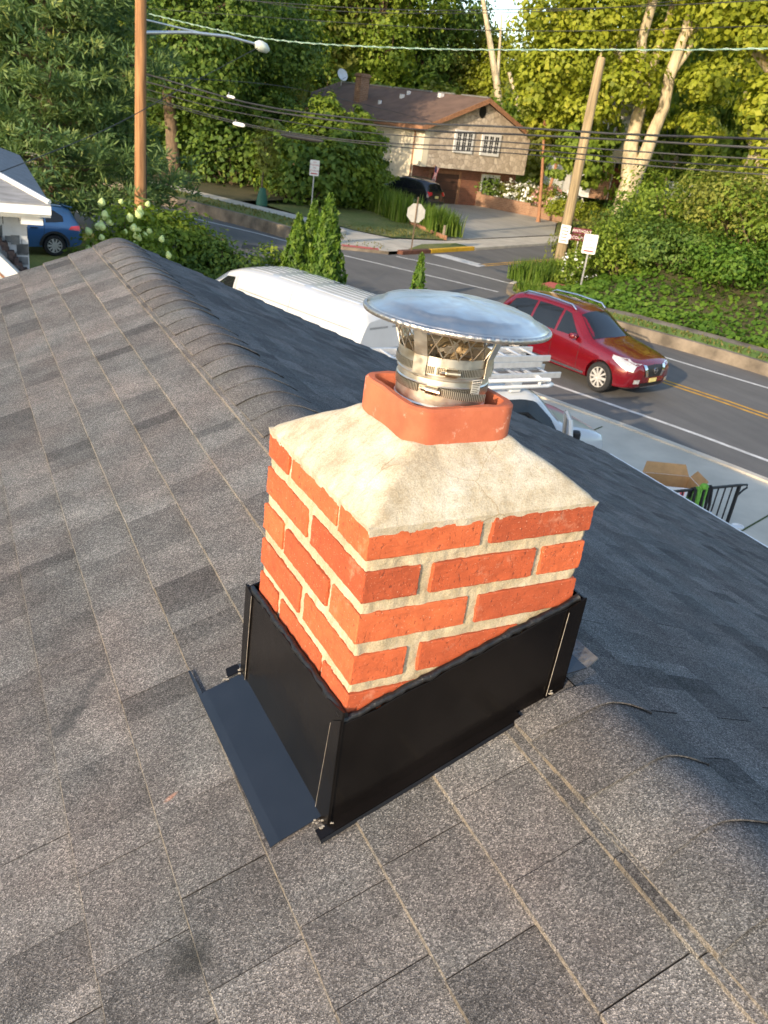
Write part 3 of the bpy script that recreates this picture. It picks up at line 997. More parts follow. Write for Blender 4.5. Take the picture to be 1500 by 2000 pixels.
bm.to_mesh(om.data); bm.free()
# domed crown
FX, FY, FH = .200, .186, .098          # flue centre, half width
NG = 84
rows = []
for j in range(NG + 1):
    row = []
    for i in range(NG + 1):
        x = -.002 + (CW + .005) * i / NG
        y = -.002 + (CD + .004) * j / NG
        # 0 at the outer edge, 1 at the flue wall (max-norm gives the hip creases)
        ax = (x + .002) / (FX - FH + .002) if x < FX else (CW + .003 - x) / (CW + .003 - FX - FH)
        ay = (y + .002) / (FY - FH + .002) if y < FY else (CD + .002 - y) / (CD + .002 - FY - FH)
        k = 18.
        t = -math.log(math.exp(-k * min(ax, 3)) + math.exp(-k * min(ay, 3))) / k
        t = max(0, min(1.15, t))
        z = .001 + .074 * (1 - (1 - min(t, 1)) ** 1.32) + .013 * sst(.80, 1.12, t)
        ed = min(1, t * 16)
        n1 = mnoise.noise(Vector((x * 16, y * 16, 3))) * .0034 + mnoise.noise(Vector((x * 50, y * 50, 9))) * .0011 + mnoise.noise(Vector((x * 150, y * 150, 5))) * .0007
        z = z * (ed ** .5) + n1 * (.03 + .42 * ed) + .003
        xo = mnoise.noise(Vector((x * 40, y * 40, 1))) * .0012 * (1 - ed)
        row.append((x + xo, y + xo, z))
    rows.append(row)
cr = MB().grid(rows)
n_ = NG + 1
rim = [(0, i) for i in range(n_)] + [(j, NG) for j in range(1, n_)] + [(NG, i) for i in range(NG - 1, -1, -1)] + [(j, 0) for j in range(NG - 1, 0, -1)]
pts = [rows[j][i] for j, i in rim]
cr.grid([pts + [pts[0]], [(p[0] * .985 + .003, p[1] * .985 + .003, -.012) for p in pts + [pts[0]]]])
recalc(cr.build('crown', 'crown', chim, smooth=70))
# clay flue liner : rounded square ring
def rsq(h, r, n=7):
    out = []
    for q in range(4):
        cx, cy = [(h - r, h - r), (-(h - r), h - r), (-(h - r), -(h - r)), (h - r, -(h - r))][q]
        for k in range(n + 1):
            a = math.pi / 2 * (q + k / n)
            out.append((cx + r * math.cos(a), cy + r * math.sin(a)))
        # straight run towards the next corner gets extra points
        nxt = [(-(h - r), h), (-h, -(h - r)), (h - r, -h), (h, h - r)][q]
        lx, ly = out[-1]
        for k in range(1, 8):
            out.append((lx + (nxt[0] - lx) * k / 8, ly + (nxt[1] - ly) * k / 8))
    return out
fl = MB()
def ring(h, r, z, wob=0.):
    return [(FX + x + mnoise.noise(Vector((x * 50, y * 50, z * 60))) * .0012, FY + y + mnoise.noise(Vector((x * 50, y * 50, z * 60 + 7))) * .0012,
             z + wob * mnoise.noise(Vector((x * 45, y * 45, 2)))) for x, y in rsq(h, r)]
lv = [ring(FH, .034, .03), ring(FH, .034, .085), ring(FH, .034, .115), ring(FH - .0005, .034, .1385, .002), ring(FH - .004, .033, .1425, .002), ring(FH - .014, .026, .1425, .0025), ring(FH - .0165, .024, .138, .002), ring(FH - .0165, .024, .06), ring(FH - .0165, .024, .01)]
fl.grid([r + [r[0]] for r in lv])
recalc(fl.build('flue_tile', 'clay', chim, smooth=40))
dk = MB().prism([(FX + x, FY + y, .045) for x, y in rsq(FH - .02, .024)], (0, 0, .002))
dk.build('flue_plug', 'black_plastic', chim)

# flashing
def roof_z(x):
    return -.553 + .407 * x
fs = MB()
R = random.Random(5)
yv = [-.018 + .446 * i / 14 for i in range(15)]
fs.prism([(-.011, yv[0], roof_z(-.011))] + [(-.011, y, -.318 - .022 * i / 14 + .0035 * math.sin(i * 1.9) + (.010 if i == 0 else 0)) for i, y in enumerate(yv)] + [(-.011, yv[-1], roof_z(-.011))], (-.004, 0, 0))
fs.build('side_flashing', 'flash', chim, bev=.0008)
fr = MB()
xv = [-.016 + .453 * i / 14 for i in range(15)]
fr.prism([(xv[0], -.011, roof_z(xv[0]) + .001)] + [(x, -.011, -.335 + .355 * max(x, 0) + .0022 * math.sin(i * 2.3)) for i, x in enumerate(xv)] + [(xv[-1], -.011, roof_z(xv[-1]) + .001)], (0, -.004, 0))
fr.build('step_flashing', 'flash', chim, bev=.0008)
# folded corner strips
fc = MB()
fc.prism([(-.0155, -.0185, roof_z(-.016)), (-.0155, .030, roof_z(-.016) + .006), (-.0155, .012, -.345), (-.0155, -.0185, -.322)], (-.0022, 0, 0))
fc.prism([(-.0155, .398, roof_z(-.016)), (-.0155, .428, roof_z(-.016)), (-.0155, .428, -.335), (-.0155, .392, -.340)], (-.0022, 0, 0))
fc.prism([(.400, -.0155, roof_z(.40) + .004), (.4375, -.0155, roof_z(.4375) + .004), (.4375, -.0155, -.176), (.405, -.0155, -.192)], (0, -.0022, 0))
fc.prism([(.4385, -.0175, roof_z(.43)), (.4385, .42, roof_z(.43)), (.4385, .42, -.180), (.4385, -.0175, -.178)], (-.004, 0, 0))
fc.prism([(.43, .4145, roof_z(.43)), (-.016, .4145, roof_z(-.016)), (-.016, .4145, -.335), (.43, .4145, -.185)], (0, .004, 0))
islands(fc.build('flashing_fold', 'flash', chim))
sc = MB()
sc.tube([(-.0182, .3975, roof_z(-.016) + .004), (-.0182, .392, -.342)], .0005, 5)
sc.tube([(.4005, -.0183, roof_z(.40) + .012), (.4045, -.0183, -.200)], .0005, 5)
sc.tube([(-.0182, .0295, roof_z(-.016) + .01), (-.0182, .0125, -.35)], .0003, 5)
islands(sc.build('bare_seam', 'scratch', chim))
ca = MB()
R = random.Random(9)
pts, rr = [], []
for i in range(40):
    f = i / 39
    pts.append((-.006 - R.uniform(0, .003), .415 - .425 * f, -.338 + .016 * f + R.uniform(-.0012, .0016))); rr.append(R.uniform(.006, .008))
ca.tube(pts, rr, 7)
pts, rr = [], []
for i in range(44):
    f = i / 43
    x = -.012 + .44 * f
    pts.append((x, -.006 - R.uniform(0, .003), -.331 + .355 * max(x, 0) + R.uniform(-.0012, .0016))); rr.append(R.uniform(.0055, .0078))
ca.tube(pts, rr, 7)
oc_ = ca.build('sealant_bead', 'caulk', chim, smooth=80)
ap = MB()
z_ = lambda x, h: roof_z(x) + h
ap.prism([(-.014, .006, z_(-.014, .0145)), (-.014, .420, z_(-.014, .0145)), (-.0905, .423, z_(-.0905, .0140)), (-.0905, .006, z_(-.0905, .0140))][::-1], (0, 0, -.0015))
ap.prism([(-.0905, .006, z_(-.0905, .0140)), (-.0905, .423, z_(-.0905, .0140)), (-.1055, .424, z_(-.1055, .0115)), (-.1055, .006, z_(-.1055, .0115))][::-1], (0, 0, -.0015))
ap.prism([(-.0985, .424, z_(-.0985, .0135)), (-.1005, .505, z_(-.1005, .0135)), (-.1045, .507, z_(-.1045, .0135)), (-.1055, .424, z_(-.1055, .0115))], (0, 0, -.0015))
ap.build('apron_flashing', 'flash_apron', chim)
sf = MB()
sf.prism([(-.036, -.036, z_(-.036, .0155)), (.340, -.034, z_(.340, .0165)), (.340, -.013, z_(.340, .0165)), (-.036, -.013, z_(-.036, .0155))], (0, 0, -.002))
sf.prism([(-.036, -.036, z_(-.036, .0155)), (.340, -.034, z_(.340, .0165)), (.340, -.0375, z_(.340, .011)), (-.036, -.0395, z_(-.036, .010))], (0, .0015, 0))
sf.prism([(-.045, .428, z_(-.045, .015)), (-.016, .428, z_(-.016, .015)), (-.016, .452, z_(-.016, .015)), (-.04, .455, z_(-.04, .015))], (0, 0, -.002))
islands(sf.build('step_flange', 'flash', chim))
bp = MB()
bp.prism([(.4385, -.016, -.339), (.486, -.016, -.336), (.486, .43, -.336), (.4385, .43, -.339)], (0, 0, -.002))
bp.build('back_pan', 'flash_apron', chim)
bh = MB()
bh.prism([(.486, -.016, -.336), (.508, -.016, -.319), (.508, .43, -.319), (.486, .43, -.336)], (.0015, 0, -.002))
bh.build('pan_hem', 'rim', chim)
R = random.Random(3)
for (x, y, n_, s_) in ((-.026, -.004, 5, .008), (-.024, -.018, 3, .005), (-.020, .426, 4, .007), (-.012, -.016, 3, .005), (.405, -.020, 6, .005), (-.050, .423, 6, .006)):
    db = MB()
    for k in range(n_):
        px, py = x + R.uniform(-1, 1) * s_, y + R.uniform(-1, 1) * s_
        q = R.uniform(.0008, .0019)
        db.box(px - q, px + q * 1.6, py - q, py + q, z_(px, .0165), z_(px, .0165) + q, .5)
    db.build('mortar_crumb', 'debris', chim)

# ------------------------------------------------------------------ steel liner and rain cap
PX, PY, PR = .2055, .1900, .0735
lin = empty('liner_pipe', (PX, PY, CZ), 0, 'round stainless steel liner pipe standing up out of the clay flue', 'pipe')
pr = [(PR - .0015, .046), (PR + .001, .046)]
for z, dr in ((.060, 0), (.078, .0), (.095, .0), (.0975, .0018), (.100, 0), (.112, 0), (.1145, .0014), (.117, 0), (.128, -.0004), (.1305, .002), (.133, 0), (.147, 0), (.1625, 0), (.1645, .0020), (.1665, .0004), (.1735, 0), (.1755, .0024), (.1785, .0026), (.181, .0004), (.190, 0), (.200, .0002)):
    pr.append((PR + dr, z))
pr += [(PR - .0018, .200), (PR - .0018, .046)]
lp = MB().lathe(pr, 72)
recalc(lp.build('pipe', 'pipe', lin, smooth=35))
# inside of the pipe : pale baffle debris seen through the mesh
ins = MB()
R = random.Random(17)
for k in range(16):
    a = R.uniform(0, 6.28)
    r0 = R.uniform(.01, .05)
    p = Vector((r0 * math.cos(a), r0 * math.sin(a), R.uniform(.190, .212)))
    q = p + Vector((R.uniform(-.03, .03), R.uniform(-.03, .03), R.uniform(.0, .014)))
    ins.tube([p, (p + q) / 2 + Vector((0, 0, .006)), q], [.004, .007, .004], 6)
ins.lathe([(.001, .182), (PR - .002, .182)], 32)
ins.build('inner_lining', mat('tan_inner_lining', (.38, .28, .16), .7, 0, .4, 60, .6, 120, .004), lin, smooth=60)
def band(z0, wdt, r, a0, a1, parent, name='clamp_band', tilt=0., n=64, out=0.):
    me = bpy.data.meshes.new(name)
    vs, fs, uvs = [], [], []
    for k in range(n + 1):
        f = k / n
        a = a0 + (a1 - a0) * f
        rr_ = r + out * f
        zc = z0 + tilt * f
        for dz in (-wdt / 2, wdt / 2):
            vs.append((rr_ * math.cos(a), rr_ * math.sin(a), zc + dz))
    for k in range(n):
        fs.append((2 * k, 2 * k + 2, 2 * k + 3, 2 * k + 1))
    me.from_pydata(vs, [], fs)
    uv = me.uv_layers.new(name='UVMap')
    for p in me.polygons:
        for li in p.loop_indices:
            vi = me.loops[li].vertex_index
            uv.data[li].uv = (abs(a1 - a0) * r * (vi // 2) / n / .0036 * .38, vi % 2)
    me.materials.append(M['band'])
    o = bpy.data.objects.new(name, me)
    COL.objects.link(o)
    o.parent = parent
    so = o.modifiers.new('solidify', 'SOLIDIFY')
    so.thickness = .0009
    return o
def clamp_housing(parent, ang, z, r, tiltz=0.):
    hs = MB()
    T = Matrix.Rotation(ang, 4, 'Z') @ Matrix.Translation((r, 0, z)) @ Matrix.Rotation(tiltz, 4, 'X')
    pts = []
    for k in range(9):
        a = math.pi * k / 8
        pts.append((.0015 + .0075 * math.sin(a), -.0095, .0068 * math.cos(a)))
    hs.prism(pts + [(-.001, -.0095, -.0068), (-.001, -.0095, .0068)], (0, .019, 0), M4=T)
    o1_ = hs.build('clamp_screw_housing', 'screw', parent, bev=.0007)
    sw = MB()
    sw.tube([T @ Vector((.0045, -.0165, 0)), T @ Vector((.0045, -.0095, 0))], .0036, 6)
    sw.tube([T @ Vector((.0045, -.019, 0)), T @ Vector((.0045, -.0165, 0))], .0022, 8)
    sw.tube([T @ Vector((.004, .0095, 0)), T @ Vector((.004, .0135, 0))], .0045, 10)
    sw.build('clamp_screw', 'screw', o1_)
    return o1_
view_a = math.atan2(CAM.y - PY, CAM.x - PX)        # angle of the pipe side that faces the camera
cl2 = empty('hose_clamp', (PX, PY, CZ), 0, 'lower hose clamp with a loose slotted tail sticking out round the steel pipe', 'hose clamp', 'hose clamps on the steel pipe')
band(.1565, .0125, PR + .0022, view_a - .30, view_a + 5.8, cl2, n=90)
band(.1570, .0125, PR + .0032, view_a + .02, view_a + .95, cl2, 'clamp_tail', -.006, out=.012)
clamp_housing(cl2, view_a - .16, .1585, PR + .003, -.08)
st = MB()
a0 = view_a + .66
st.grid([[((PR + .0036) * math.cos(a0 + .26 * k / 6), (PR + .0036) * math.sin(a0 + .26 * k / 6), z) for k in range(7)] for z in (.1500, .1790)])
stk = st.build('sticker', mat('white_sticker', (.66, .64, .58), .5), lin)
TB = Matrix.Rotation(a0 + .13, 4, 'Z')
stb = MB().grid([[((PR + .0042) * math.cos(a0 + .015 + .23 * k / 6), (PR + .0042) * math.sin(a0 + .015 + .23 * k / 6), z) for k in range(7)] for z in (.1720, .1775)])
stb.build('sticker_header', 'ink', stk)
tx = text('VENTINOX', 'sticker_word', .0042, 'sign_white', stk, (TB @ Vector((PR + .0050, 0, .1747))), (math.pi / 2, 0, a0 + .13 + math.pi / 2), extrude=.0002)
ln = MB()
for k in range(6):
    z = .1695 - .0029 * k
    ln.grid([[((PR + .0042) * math.cos(a0 + .02 + (.20 - .03 * (k % 3)) * q / 4), (PR + .0042) * math.sin(a0 + .02 + (.20 - .03 * (k % 3)) * q / 4), zz) for q in range(5)] for zz in (z, z + .0009)])
ln.build('sticker_print', 'ink', stk)

capo = empty('rain_cap', (PX, PY, CZ), 0, 'stainless steel rain cap with a wide shiny lid over expanded metal mesh', 'chimney cap')
co = MB()
cr_ = PR + .0024
recalc(co.lathe([(cr_ - .001, .1815), (cr_ + .0008, .1815), (cr_ + .0008, .210), (cr_ - .001, .210)], 72, closed=True).build('collar', 'pipe', capo, smooth=35))
cl1 = empty('hose_clamp', (PX, PY, CZ), 0, 'upper hose clamp tightened around the mesh collar of the rain cap', 'hose clamp', 'hose clamps on the steel pipe')
band(.1900, .0115, cr_ + .0030, view_a - .12, view_a + 6.1, cl1, n=90)
clamp_housing(cl1, view_a + .16, .1902, cr_ + .004)
mw = MB()
NM = 20
zb_, zt_ = .209, .2610
rb, rt_ = cr_ + .0003, .094
def mp(a, f):
    rr_ = rb + (rt_ - rb) * f
    return (rr_ * math.cos(a), rr_ * math.sin(a), zb_ + (zt_ - zb_) * f)
for k in range(NM):
    a = 2 * math.pi * k / NM
    st_ = 2 * math.pi / NM
    for sg in (1, -1):
        pts = []
        for q in range(5):
            ph = q % 2
            pts.append(mp(a + sg * st_ * (.5 if ph else .03), q / 4 * .98))
        # long crossing strands
        mw.tube([mp(a + sg * st_ * 1.15 * f, f) for f in (0, .2, .4, .6, .8, 1)], .00105, 4, cap=False)
mw.build('mesh_screen', 'wire_steel', capo, smooth=60)
for ai in range(4):
    a = view_a - .48 + ai * math.pi / 2
    stp = MB()
    wv = .0115
    prof = [(cr_ + .0042, .180), (cr_ + .0042, .209), (.0975, .2612)]
    ring1 = []
    for (r, z) in prof:
        ring1.append([(r * math.cos(a) - s_ * math.sin(a), r * math.sin(a) + s_ * math.cos(a), z) for s_ in (-wv, wv)])
    stp.grid(ring1)
    o = stp.build('strap', 'pipe', capo)
    so = o.modifiers.new('solidify', 'SOLIDIFY'); so.thickness = .0016
ld = MB()
LR = .148
prof = [(0.0008, .0300), (.02, .0297), (.045, .0285), (.07, .0262), (.095, .0225), (.112, .0185), (.1185, .0165), (.1205, .0140), (.128, .0105), (.138, .0062), (.1455, .0030)]
nl = 160
vs = []
for (r, z) in prof:
    row = []
    for k in range(nl + 1):
        a = 2 * math.pi * k / nl
        wob = mnoise.noise(Vector((r * 26 * math.cos(a), r * 26 * math.sin(a), 4))) * .0022 * min(1, r / .04) + mnoise.noise(Vector((r * 55 * math.cos(a), r * 55 * math.sin(a), 8))) * .0007
        row.append((r * math.cos(a), r * math.sin(a), z + wob * (1 if r < .118 else .4)))
    vs.append(row)
ld.grid(vs)
TL = Matrix.Translation((.010, -.001, .2585)) @ Matrix.Rotation(rad(-1.0), 4, 'X') @ Matrix.Rotation(rad(2.2), 4, 'Y')
olid = recalc(ld.build('lid', 'lid', capo, smooth=50))
olid.matrix_local = TL
so = olid.modifiers.new('solidify', 'SOLIDIFY'); so.thickness = .0008
cm = MB()
rows = []
nc = 480
for (r, z, am) in ((.1450, .0036, .3), (.1475, .0034, .8), (.1498, .0012, 1.), (.1500, -.0022, 1.), (.1486, -.0050, .8), (.1460, -.0052, .4), (.1440, -.0010, 0)):
    row = []
    for k in range(nc + 1):
        a = 2 * math.pi * k / nc
        c_ = math.sin(72 * a + .9 * math.sin(5 * a)) * (.6 + .4 * math.sin(7 * a + 1))
        row.append(((r + .0007 * am * c_) * math.cos(a), (r + .0007 * am * c_) * math.sin(a), z + .0005 * am * c_))
    rows.append(row)
cm.grid(rows)
recalc(cm.build('crimped_rim', 'rim', olid, smooth=60))
# ------------------------------------------------------------------ foliage helpers
def leaf_mesh(name, P, Nn, size, aspect, material, seed, tint, fold=.25, droop=0.):
    """one folded leaf-shaped quad per point; P,Nn (n,3) arrays"""
    rs = np.random.default_rng(seed)
    n = len(P)
    Nn = Nn / (np.linalg.norm(Nn, axis=1, keepdims=True) + 1e-9)
    rnd = rs.normal(size=(n, 3))
    T = np.cross(Nn, rnd)
    T /= np.linalg.norm(T, axis=1, keepdims=True) + 1e-9
    if droop:
        T[:, 2] -= droop
        T /= np.linalg.norm(T, axis=1, keepdims=True) + 1e-9
    B = np.cross(Nn, T)
    sz = size * (0.6 + .8 * rs.random((n, 1)))
    a = T * sz * .5
    b = B * sz * .5 / aspect
    up = Nn * sz * fold * .5
    V = np.empty((n, 4, 3))
    V[:, 0] = P - a
    V[:, 1] = P + b + up
    V[:, 2] = P + a
    V[:, 3] = P - b + up
    me = bpy.data.meshes.new(name)
    me.vertices.add(4 * n)
    me.vertices.foreach_set('co', V.astype(np.float32).ravel())
    me.loops.add(4 * n)
    me.loops.foreach_set('vertex_index', np.arange(4 * n, dtype=np.int32))
    me.polygons.add(n)
    me.polygons.foreach_set('loop_start', np.arange(0, 4 * n, 4, dtype=np.int32))
    me.update(calc_edges=True)
    at = me.attributes.new('tint', 'FLOAT', 'FACE')
    at.data.foreach_set('value', np.clip(tint, 0, 1).astype(np.float32))
    me.materials.append(M[material] if isinstance(material, str) else material)
    return me
def add_mesh(name, me, parent=None):
    o = bpy.data.objects.new(name, me)
    COL.objects.link(o)
    o.parent = parent
    return o
def crown_points(lobes, n, seed, clump=.16, per=28, shell=.55):
    """lobes: (x,y,z,rx,ry,rz).  returns points, normals, tint"""
    rs = np.random.default_rng(seed)
    vol = np.array([l[3] * l[4] * l[5] for l in lobes]) ** .67
    vol = vol / vol.sum()
    Ps, Ns, Ts = [], [], []
    for l, v in zip(lobes, vol):
        k = max(3, int(n * v / per))
        d = rs.normal(size=(k, 3))
        d /= np.linalg.norm(d, axis=1, keepdims=True)
        r = shell + (1 - shell) * rs.random((k, 1)) ** .5
        r *= 1 + .13 * rs.normal(size=(k, 1))
        ce = np.array(l[:3]) + d * r * np.array(l[3:])
        ct = rs.normal(.45, .20, size=k)
        q = np.repeat(ce, per, 0)
        R_ = np.mean(l[3:])
        off = rs.normal(size=(len(q), 3)) * R_ * clump * np.array([1, 1, .62])
        Ps.append(q + off)
        nn = np.repeat(d, per, 0) * .9 + off / (R_ * clump) * .35 + np.array([0, 0, .55]) + rs.normal(size=(len(q), 3)) * .45
        Ns.append(nn)
        Ts.append(np.repeat(ct, per) + rs.normal(0, .12, size=len(q)))
    return np.concatenate(Ps), np.concatenate(Ns), np.concatenate(Ts)
def lobes_for(h, r, base, k, seed, squash=.8):
    """a broad crown made of k overlapping lobes between heights base..h"""
    R = random.Random(seed)
    out = []
    for i in range(k):
        f = (i + .5) / k
        z = base + (h - base) * (.12 + .80 * f)
        w_ = math.sin(math.pi * (.16 + .76 * f)) ** .8
        a = i * 2.399 + R.uniform(-.4, .4)
        off = r * .56 * w_ * R.uniform(.6, 1.1)
        s_ = r * R.uniform(.36, .52) * (.55 + .45 * w_)
        out.append((off * math.cos(a), off * math.sin(a), z, s_, s_, s_ * squash))
    out.append((0, 0, base + (h - base) * .5, r * .5, r * .5, (h - base) * .36))
    return out
def limb_mesh(lobes, base_r, fork_z, seed, lean=(0, 0), n=8):
    R = random.Random(seed)
    m_ = MB()
    top = Vector((lean[0], lean[1], fork_z))
    mid = Vector((lean[0] * .35 + R.uniform(-.1, .1), lean[1] * .35 + R.uniform(-.1, .1), fork_z * .5))
    m_.tube([(0, 0, -.3), (0, 0, .15), mid, top], [base_r * 1.5, base_r * 1.08, base_r * .85, base_r * .7], n)
    for l in lobes:
        e = Vector(l[:3])
        if e.z < fork_z * .7:
            continue
        c = top.lerp(e, .5) + Vector((R.uniform(-.3, .3), R.uniform(-.3, .3), R.uniform(.1, .5)))
        m_.tube([top - Vector((0, 0, .2)), c, e, e + Vector((0, 0, l[5] * .5))], [base_r * .5, base_r * .3, base_r * .14, base_r * .04], 6)
    return m_
def tree(name, label, loc, h, r, base, n, leaf, size, seed, trunk='bark', tr=.22, k=9, cat='tree', group=None, aspect=1.5, squash=.8, clump=.16, lobes=None, per=28, lean=(0, 0), fork=None, transl=None, shell=.55):
    t = empty(name, loc, 0, label, cat, group)
    lb = lobes or lobes_for(h, r, base, k, seed, squash)
    P, Nn, T = crown_points(lb, n, seed, clump, per, shell)
    add_mesh('crown', leaf_mesh('crown', P, Nn, size, aspect, leaf, seed, T), t)
    limb_mesh(lb, tr, fork or (base + .25 * (h - base)), seed, lean).build('trunk', trunk, t, smooth=60)
    return t
def shrub(name, label, loc, lobes, n, leaf, size, seed, cat='shrub', group=None, aspect=1.7, clump=.2, per=18, shell=.6):
    t = empty(name, loc, 0, label, cat, group)
    P, Nn, T = crown_points(lobes, n, seed, clump, per, shell)
    P[:, 2] = np.abs(P[:, 2])
    add_mesh('foliage', leaf_mesh('foliage', P, Nn, size, aspect, leaf, seed, T), t)
    st_ = MB()
    R = random.Random(seed)
    for l in lobes:
        st_.tube([(l[0] * .3, l[1] * .3, -.1), (l[0] * .7, l[1] * .7, l[2] * .5), (l[0], l[1], l[2] + l[5] * .4)], [.05, .035, .012], 5)
    st_.build('stem', 'bark', t)
    return t
def conifer(name, label, loc, h, r, n, leaf, size, seed, cat='tree', group=None, aspect=2.2, pw=.75, trunk='bark', rough=.14):
    """dense cone of upright sprays (arborvitae)"""
    rs = np.random.default_rng(seed)
    t = empty(name, loc, 0, label, cat, group)
    f = rs.random(n) ** 1.25
    rr_ = r * (1 - f ** (1 / pw * 1.05)) ** .9 + .03
    rr_ = r * np.clip((1 - f), 0, 1) ** pw
    rr_ = np.where(f < .12, rr_ * (.72 + f * 2.3), rr_)
    a = rs.random(n) * 2 * np.pi
    lump = 1 + rough * np.sin(a * 5 + f * 17 + seed) + rough * np.sin(a * 9 - f * 29)
    q = (0.62 + .38 * rs.random(n) ** .4) * lump
    P = np.stack([rr_ * q * np.cos(a), rr_ * q * np.sin(a), f * h + .05], 1)
    Nn = np.stack([np.cos(a), np.sin(a), np.full(n, .25)], 1) + rs.normal(size=(n, 3)) * .5
    T = .42 + .25 * np.sin(a * 5 + f * 17 + seed) + rs.normal(0, .16, n)
    me = leaf_mesh('crown', P, Nn, size, aspect, leaf, seed, T, droop=-1.1)
    add_mesh('crown', me, t)
    MB().tube([(0, 0, -.2), (0, 0, h * .5), (0, 0, h * .93)], [.07, .04, .01], 6).build('trunk', trunk, t)
    return t
def grass_tuft(name, label, loc, rx, ry, h, n, seed, leaf='leaf_grass', cat='ornamental grass', group=None, rz=0., wdt=.02):
    rs = np.random.default_rng(seed)
    t = empty(name, loc, rz, label, cat, group)
    x, y = rs.uniform(-1, 1, n) * rx, rs.uniform(-1, 1, n) * ry
    m_ = MB()
    for i in range(n):
        a = rs.uniform(0, 6.28)
        hh = h * rs.uniform(.6, 1.1)
        bend = hh * rs.uniform(.1, .45)
        d = Vector((math.cos(a), math.sin(a), 0))
        s_ = Vector((-d.y, d.x, 0)) * wdt
        p = Vector((x[i], y[i], 0))
        p1, p2 = p + d * bend * .35 + Vector((0, 0, hh * .62)), p + d * bend + Vector((0, 0, hh))
        m_.add([p - s_, p + s_, p1 + s_ * .8, p1 - s_ * .8, p2], [(0, 1, 2, 3), (3, 2, 4)], min(1, max(0, rs.normal(.5, .22))))
    m_.build('blades', leaf, t, tint=True)
    return t

# ------------------------------------------------------------------ trees
# pine at the upper left
def pine(name, label, loc, h, r, seed, n_b=46, per=260, group=None):
    rs = np.random.default_rng(seed)
    t = empty(name, loc, 0, label, 'tree', group)
    Ps, Ns, Ts = [], [], []
    br = MB()
    br.tube([(0, 0, -.3), (.1, 0, h * .4), (0, .1, h * .97)], [.42, .3, .05], 10)
    for i in range(n_b):
        f = (i + rs.random()) / n_b
        z = h * (.06 + .92 * f)
        L_ = r * (1 - f) ** .62 * rs.uniform(.7, 1.12)
        a = i * 2.399 + rs.uniform(-.3, .3)
        d = np.array([math.cos(a), math.sin(a), 0])
        br.tube([(0, 0, z), (*(d * L_ * .5)[:2], z + L_ * .05), (*(d * L_ * .95)[:2], z + L_ * .16)], [.07, .045, .015], 5)
        nb = max(4, int(per * (.25 + L_ / r) / 22))
        for q in range(nb):
            s_ = rs.uniform(.28, 1.05)
            c = d * L_ * s_ + np.array([0, 0, z + L_ * .16 * s_ * s_ + rs.normal(0, .14)])
            side = np.array([-d[1], d[0], 0]) * rs.normal(0, .30 * L_ * (.35 + .65 * s_) * .9)
            c = c + side
            m_ = 24
            dirs = rs.normal(size=(m_, 3)) + np.array([0, 0, .45]) + d * .5
            dirs /= np.linalg.norm(dirs, axis=1, keepdims=True)
            ln_ = .26
            Ps.append(c + dirs * ln_ * rs.uniform(.3, 1.5, size=(m_, 1)) * np.array([1.15, 1.15, .8]))
            Ns.append(dirs)
            Ts.append(np.full(m_, rs.normal(.42, .2)) + rs.normal(0, .1, m_))
    P, D, T = np.concatenate(Ps), np.concatenate(Ns), np.concatenate(Ts)
    # needles: quads whose long axis follows the tuft direction
    n = len(P)
    rnd = rs.normal(size=(n, 3))
    B = np.cross(D, rnd)
    B /= np.linalg.norm(B, axis=1, keepdims=True) + 1e-9
    ln_ = rs.uniform(.18, .36, size=(n, 1))
    V = np.empty((n, 4, 3))
    V[:, 0] = P - D * ln_ * .5
    V[:, 1] = P + B * .030
    V[:, 2] = P + D * ln_ * .5
    V[:, 3] = P - B * .030
    me = bpy.data.meshes.new('crown')
    me.vertices.add(4 * n)
    me.vertices.foreach_set('co', V.astype(np.float32).ravel())
    me.loops.add(4 * n)
    me.loops.foreach_set('vertex_index', np.arange(4 * n, dtype=np.int32))
    me.polygons.add(n)
    me.polygons.foreach_set('loop_start', np.arange(0, 4 * n, 4, dtype=np.int32))
    me.update(calc_edges=True)
    me.attributes.new('tint', 'FLOAT', 'FACE').data.foreach_set('value', np.clip(T, 0, 1).astype(np.float32))
    me.materials.append(M['leaf_pine'])
    add_mesh('crown', me, t)
    br.build('trunk', 'bark', t, smooth=60)
    return t
pine('pine_tree', 'big dark pine with feathery boughs filling the upper left beside the orange utility pole', pol(7.6, 32.5), 12.5, 4.7, 31, 90, 1150)
G_W = 'trees across the road'
tree('oak_tree', 'dark leafy tree with a leaning trunk standing just right of the orange pole', pol(14.9, 49), 15, 6.2, 3.0, 32000, 'leaf_dark', .22, 41, 'bark', .38, 11, group=G_W, lean=(-.6, 0))
tree('oak_tree', 'yellow green tree crown rising behind the pine at the top left', pol(11.2, 58), 19, 6.5, 6, 26000, 'leaf_bright', .27, 42, 'bark', .35, 11, group=G_W)
tree('oak_tree', 'tall mid green tree between the orange pole and the lamp head', pol(16.8, 62), 20, 7.0, 5, 30000, 'leaf_mid', .27, 43, 'bark', .4, 12, group=G_W)
tree('oak_tree', 'deep green round tree behind the young tree with the green bag', pol(19.0, 54), 13, 5.2, 1.6, 30000, 'leaf_dark', .22, 44, 'bark', .3, 11, group=G_W)
conifer('cedar_tree', 'narrow upright yellow green cedar left of the brown roofed house', pol(21.5, 70), 12.5, 2.3, 8000, 'leaf_olive', .5, 45, group=G_W)
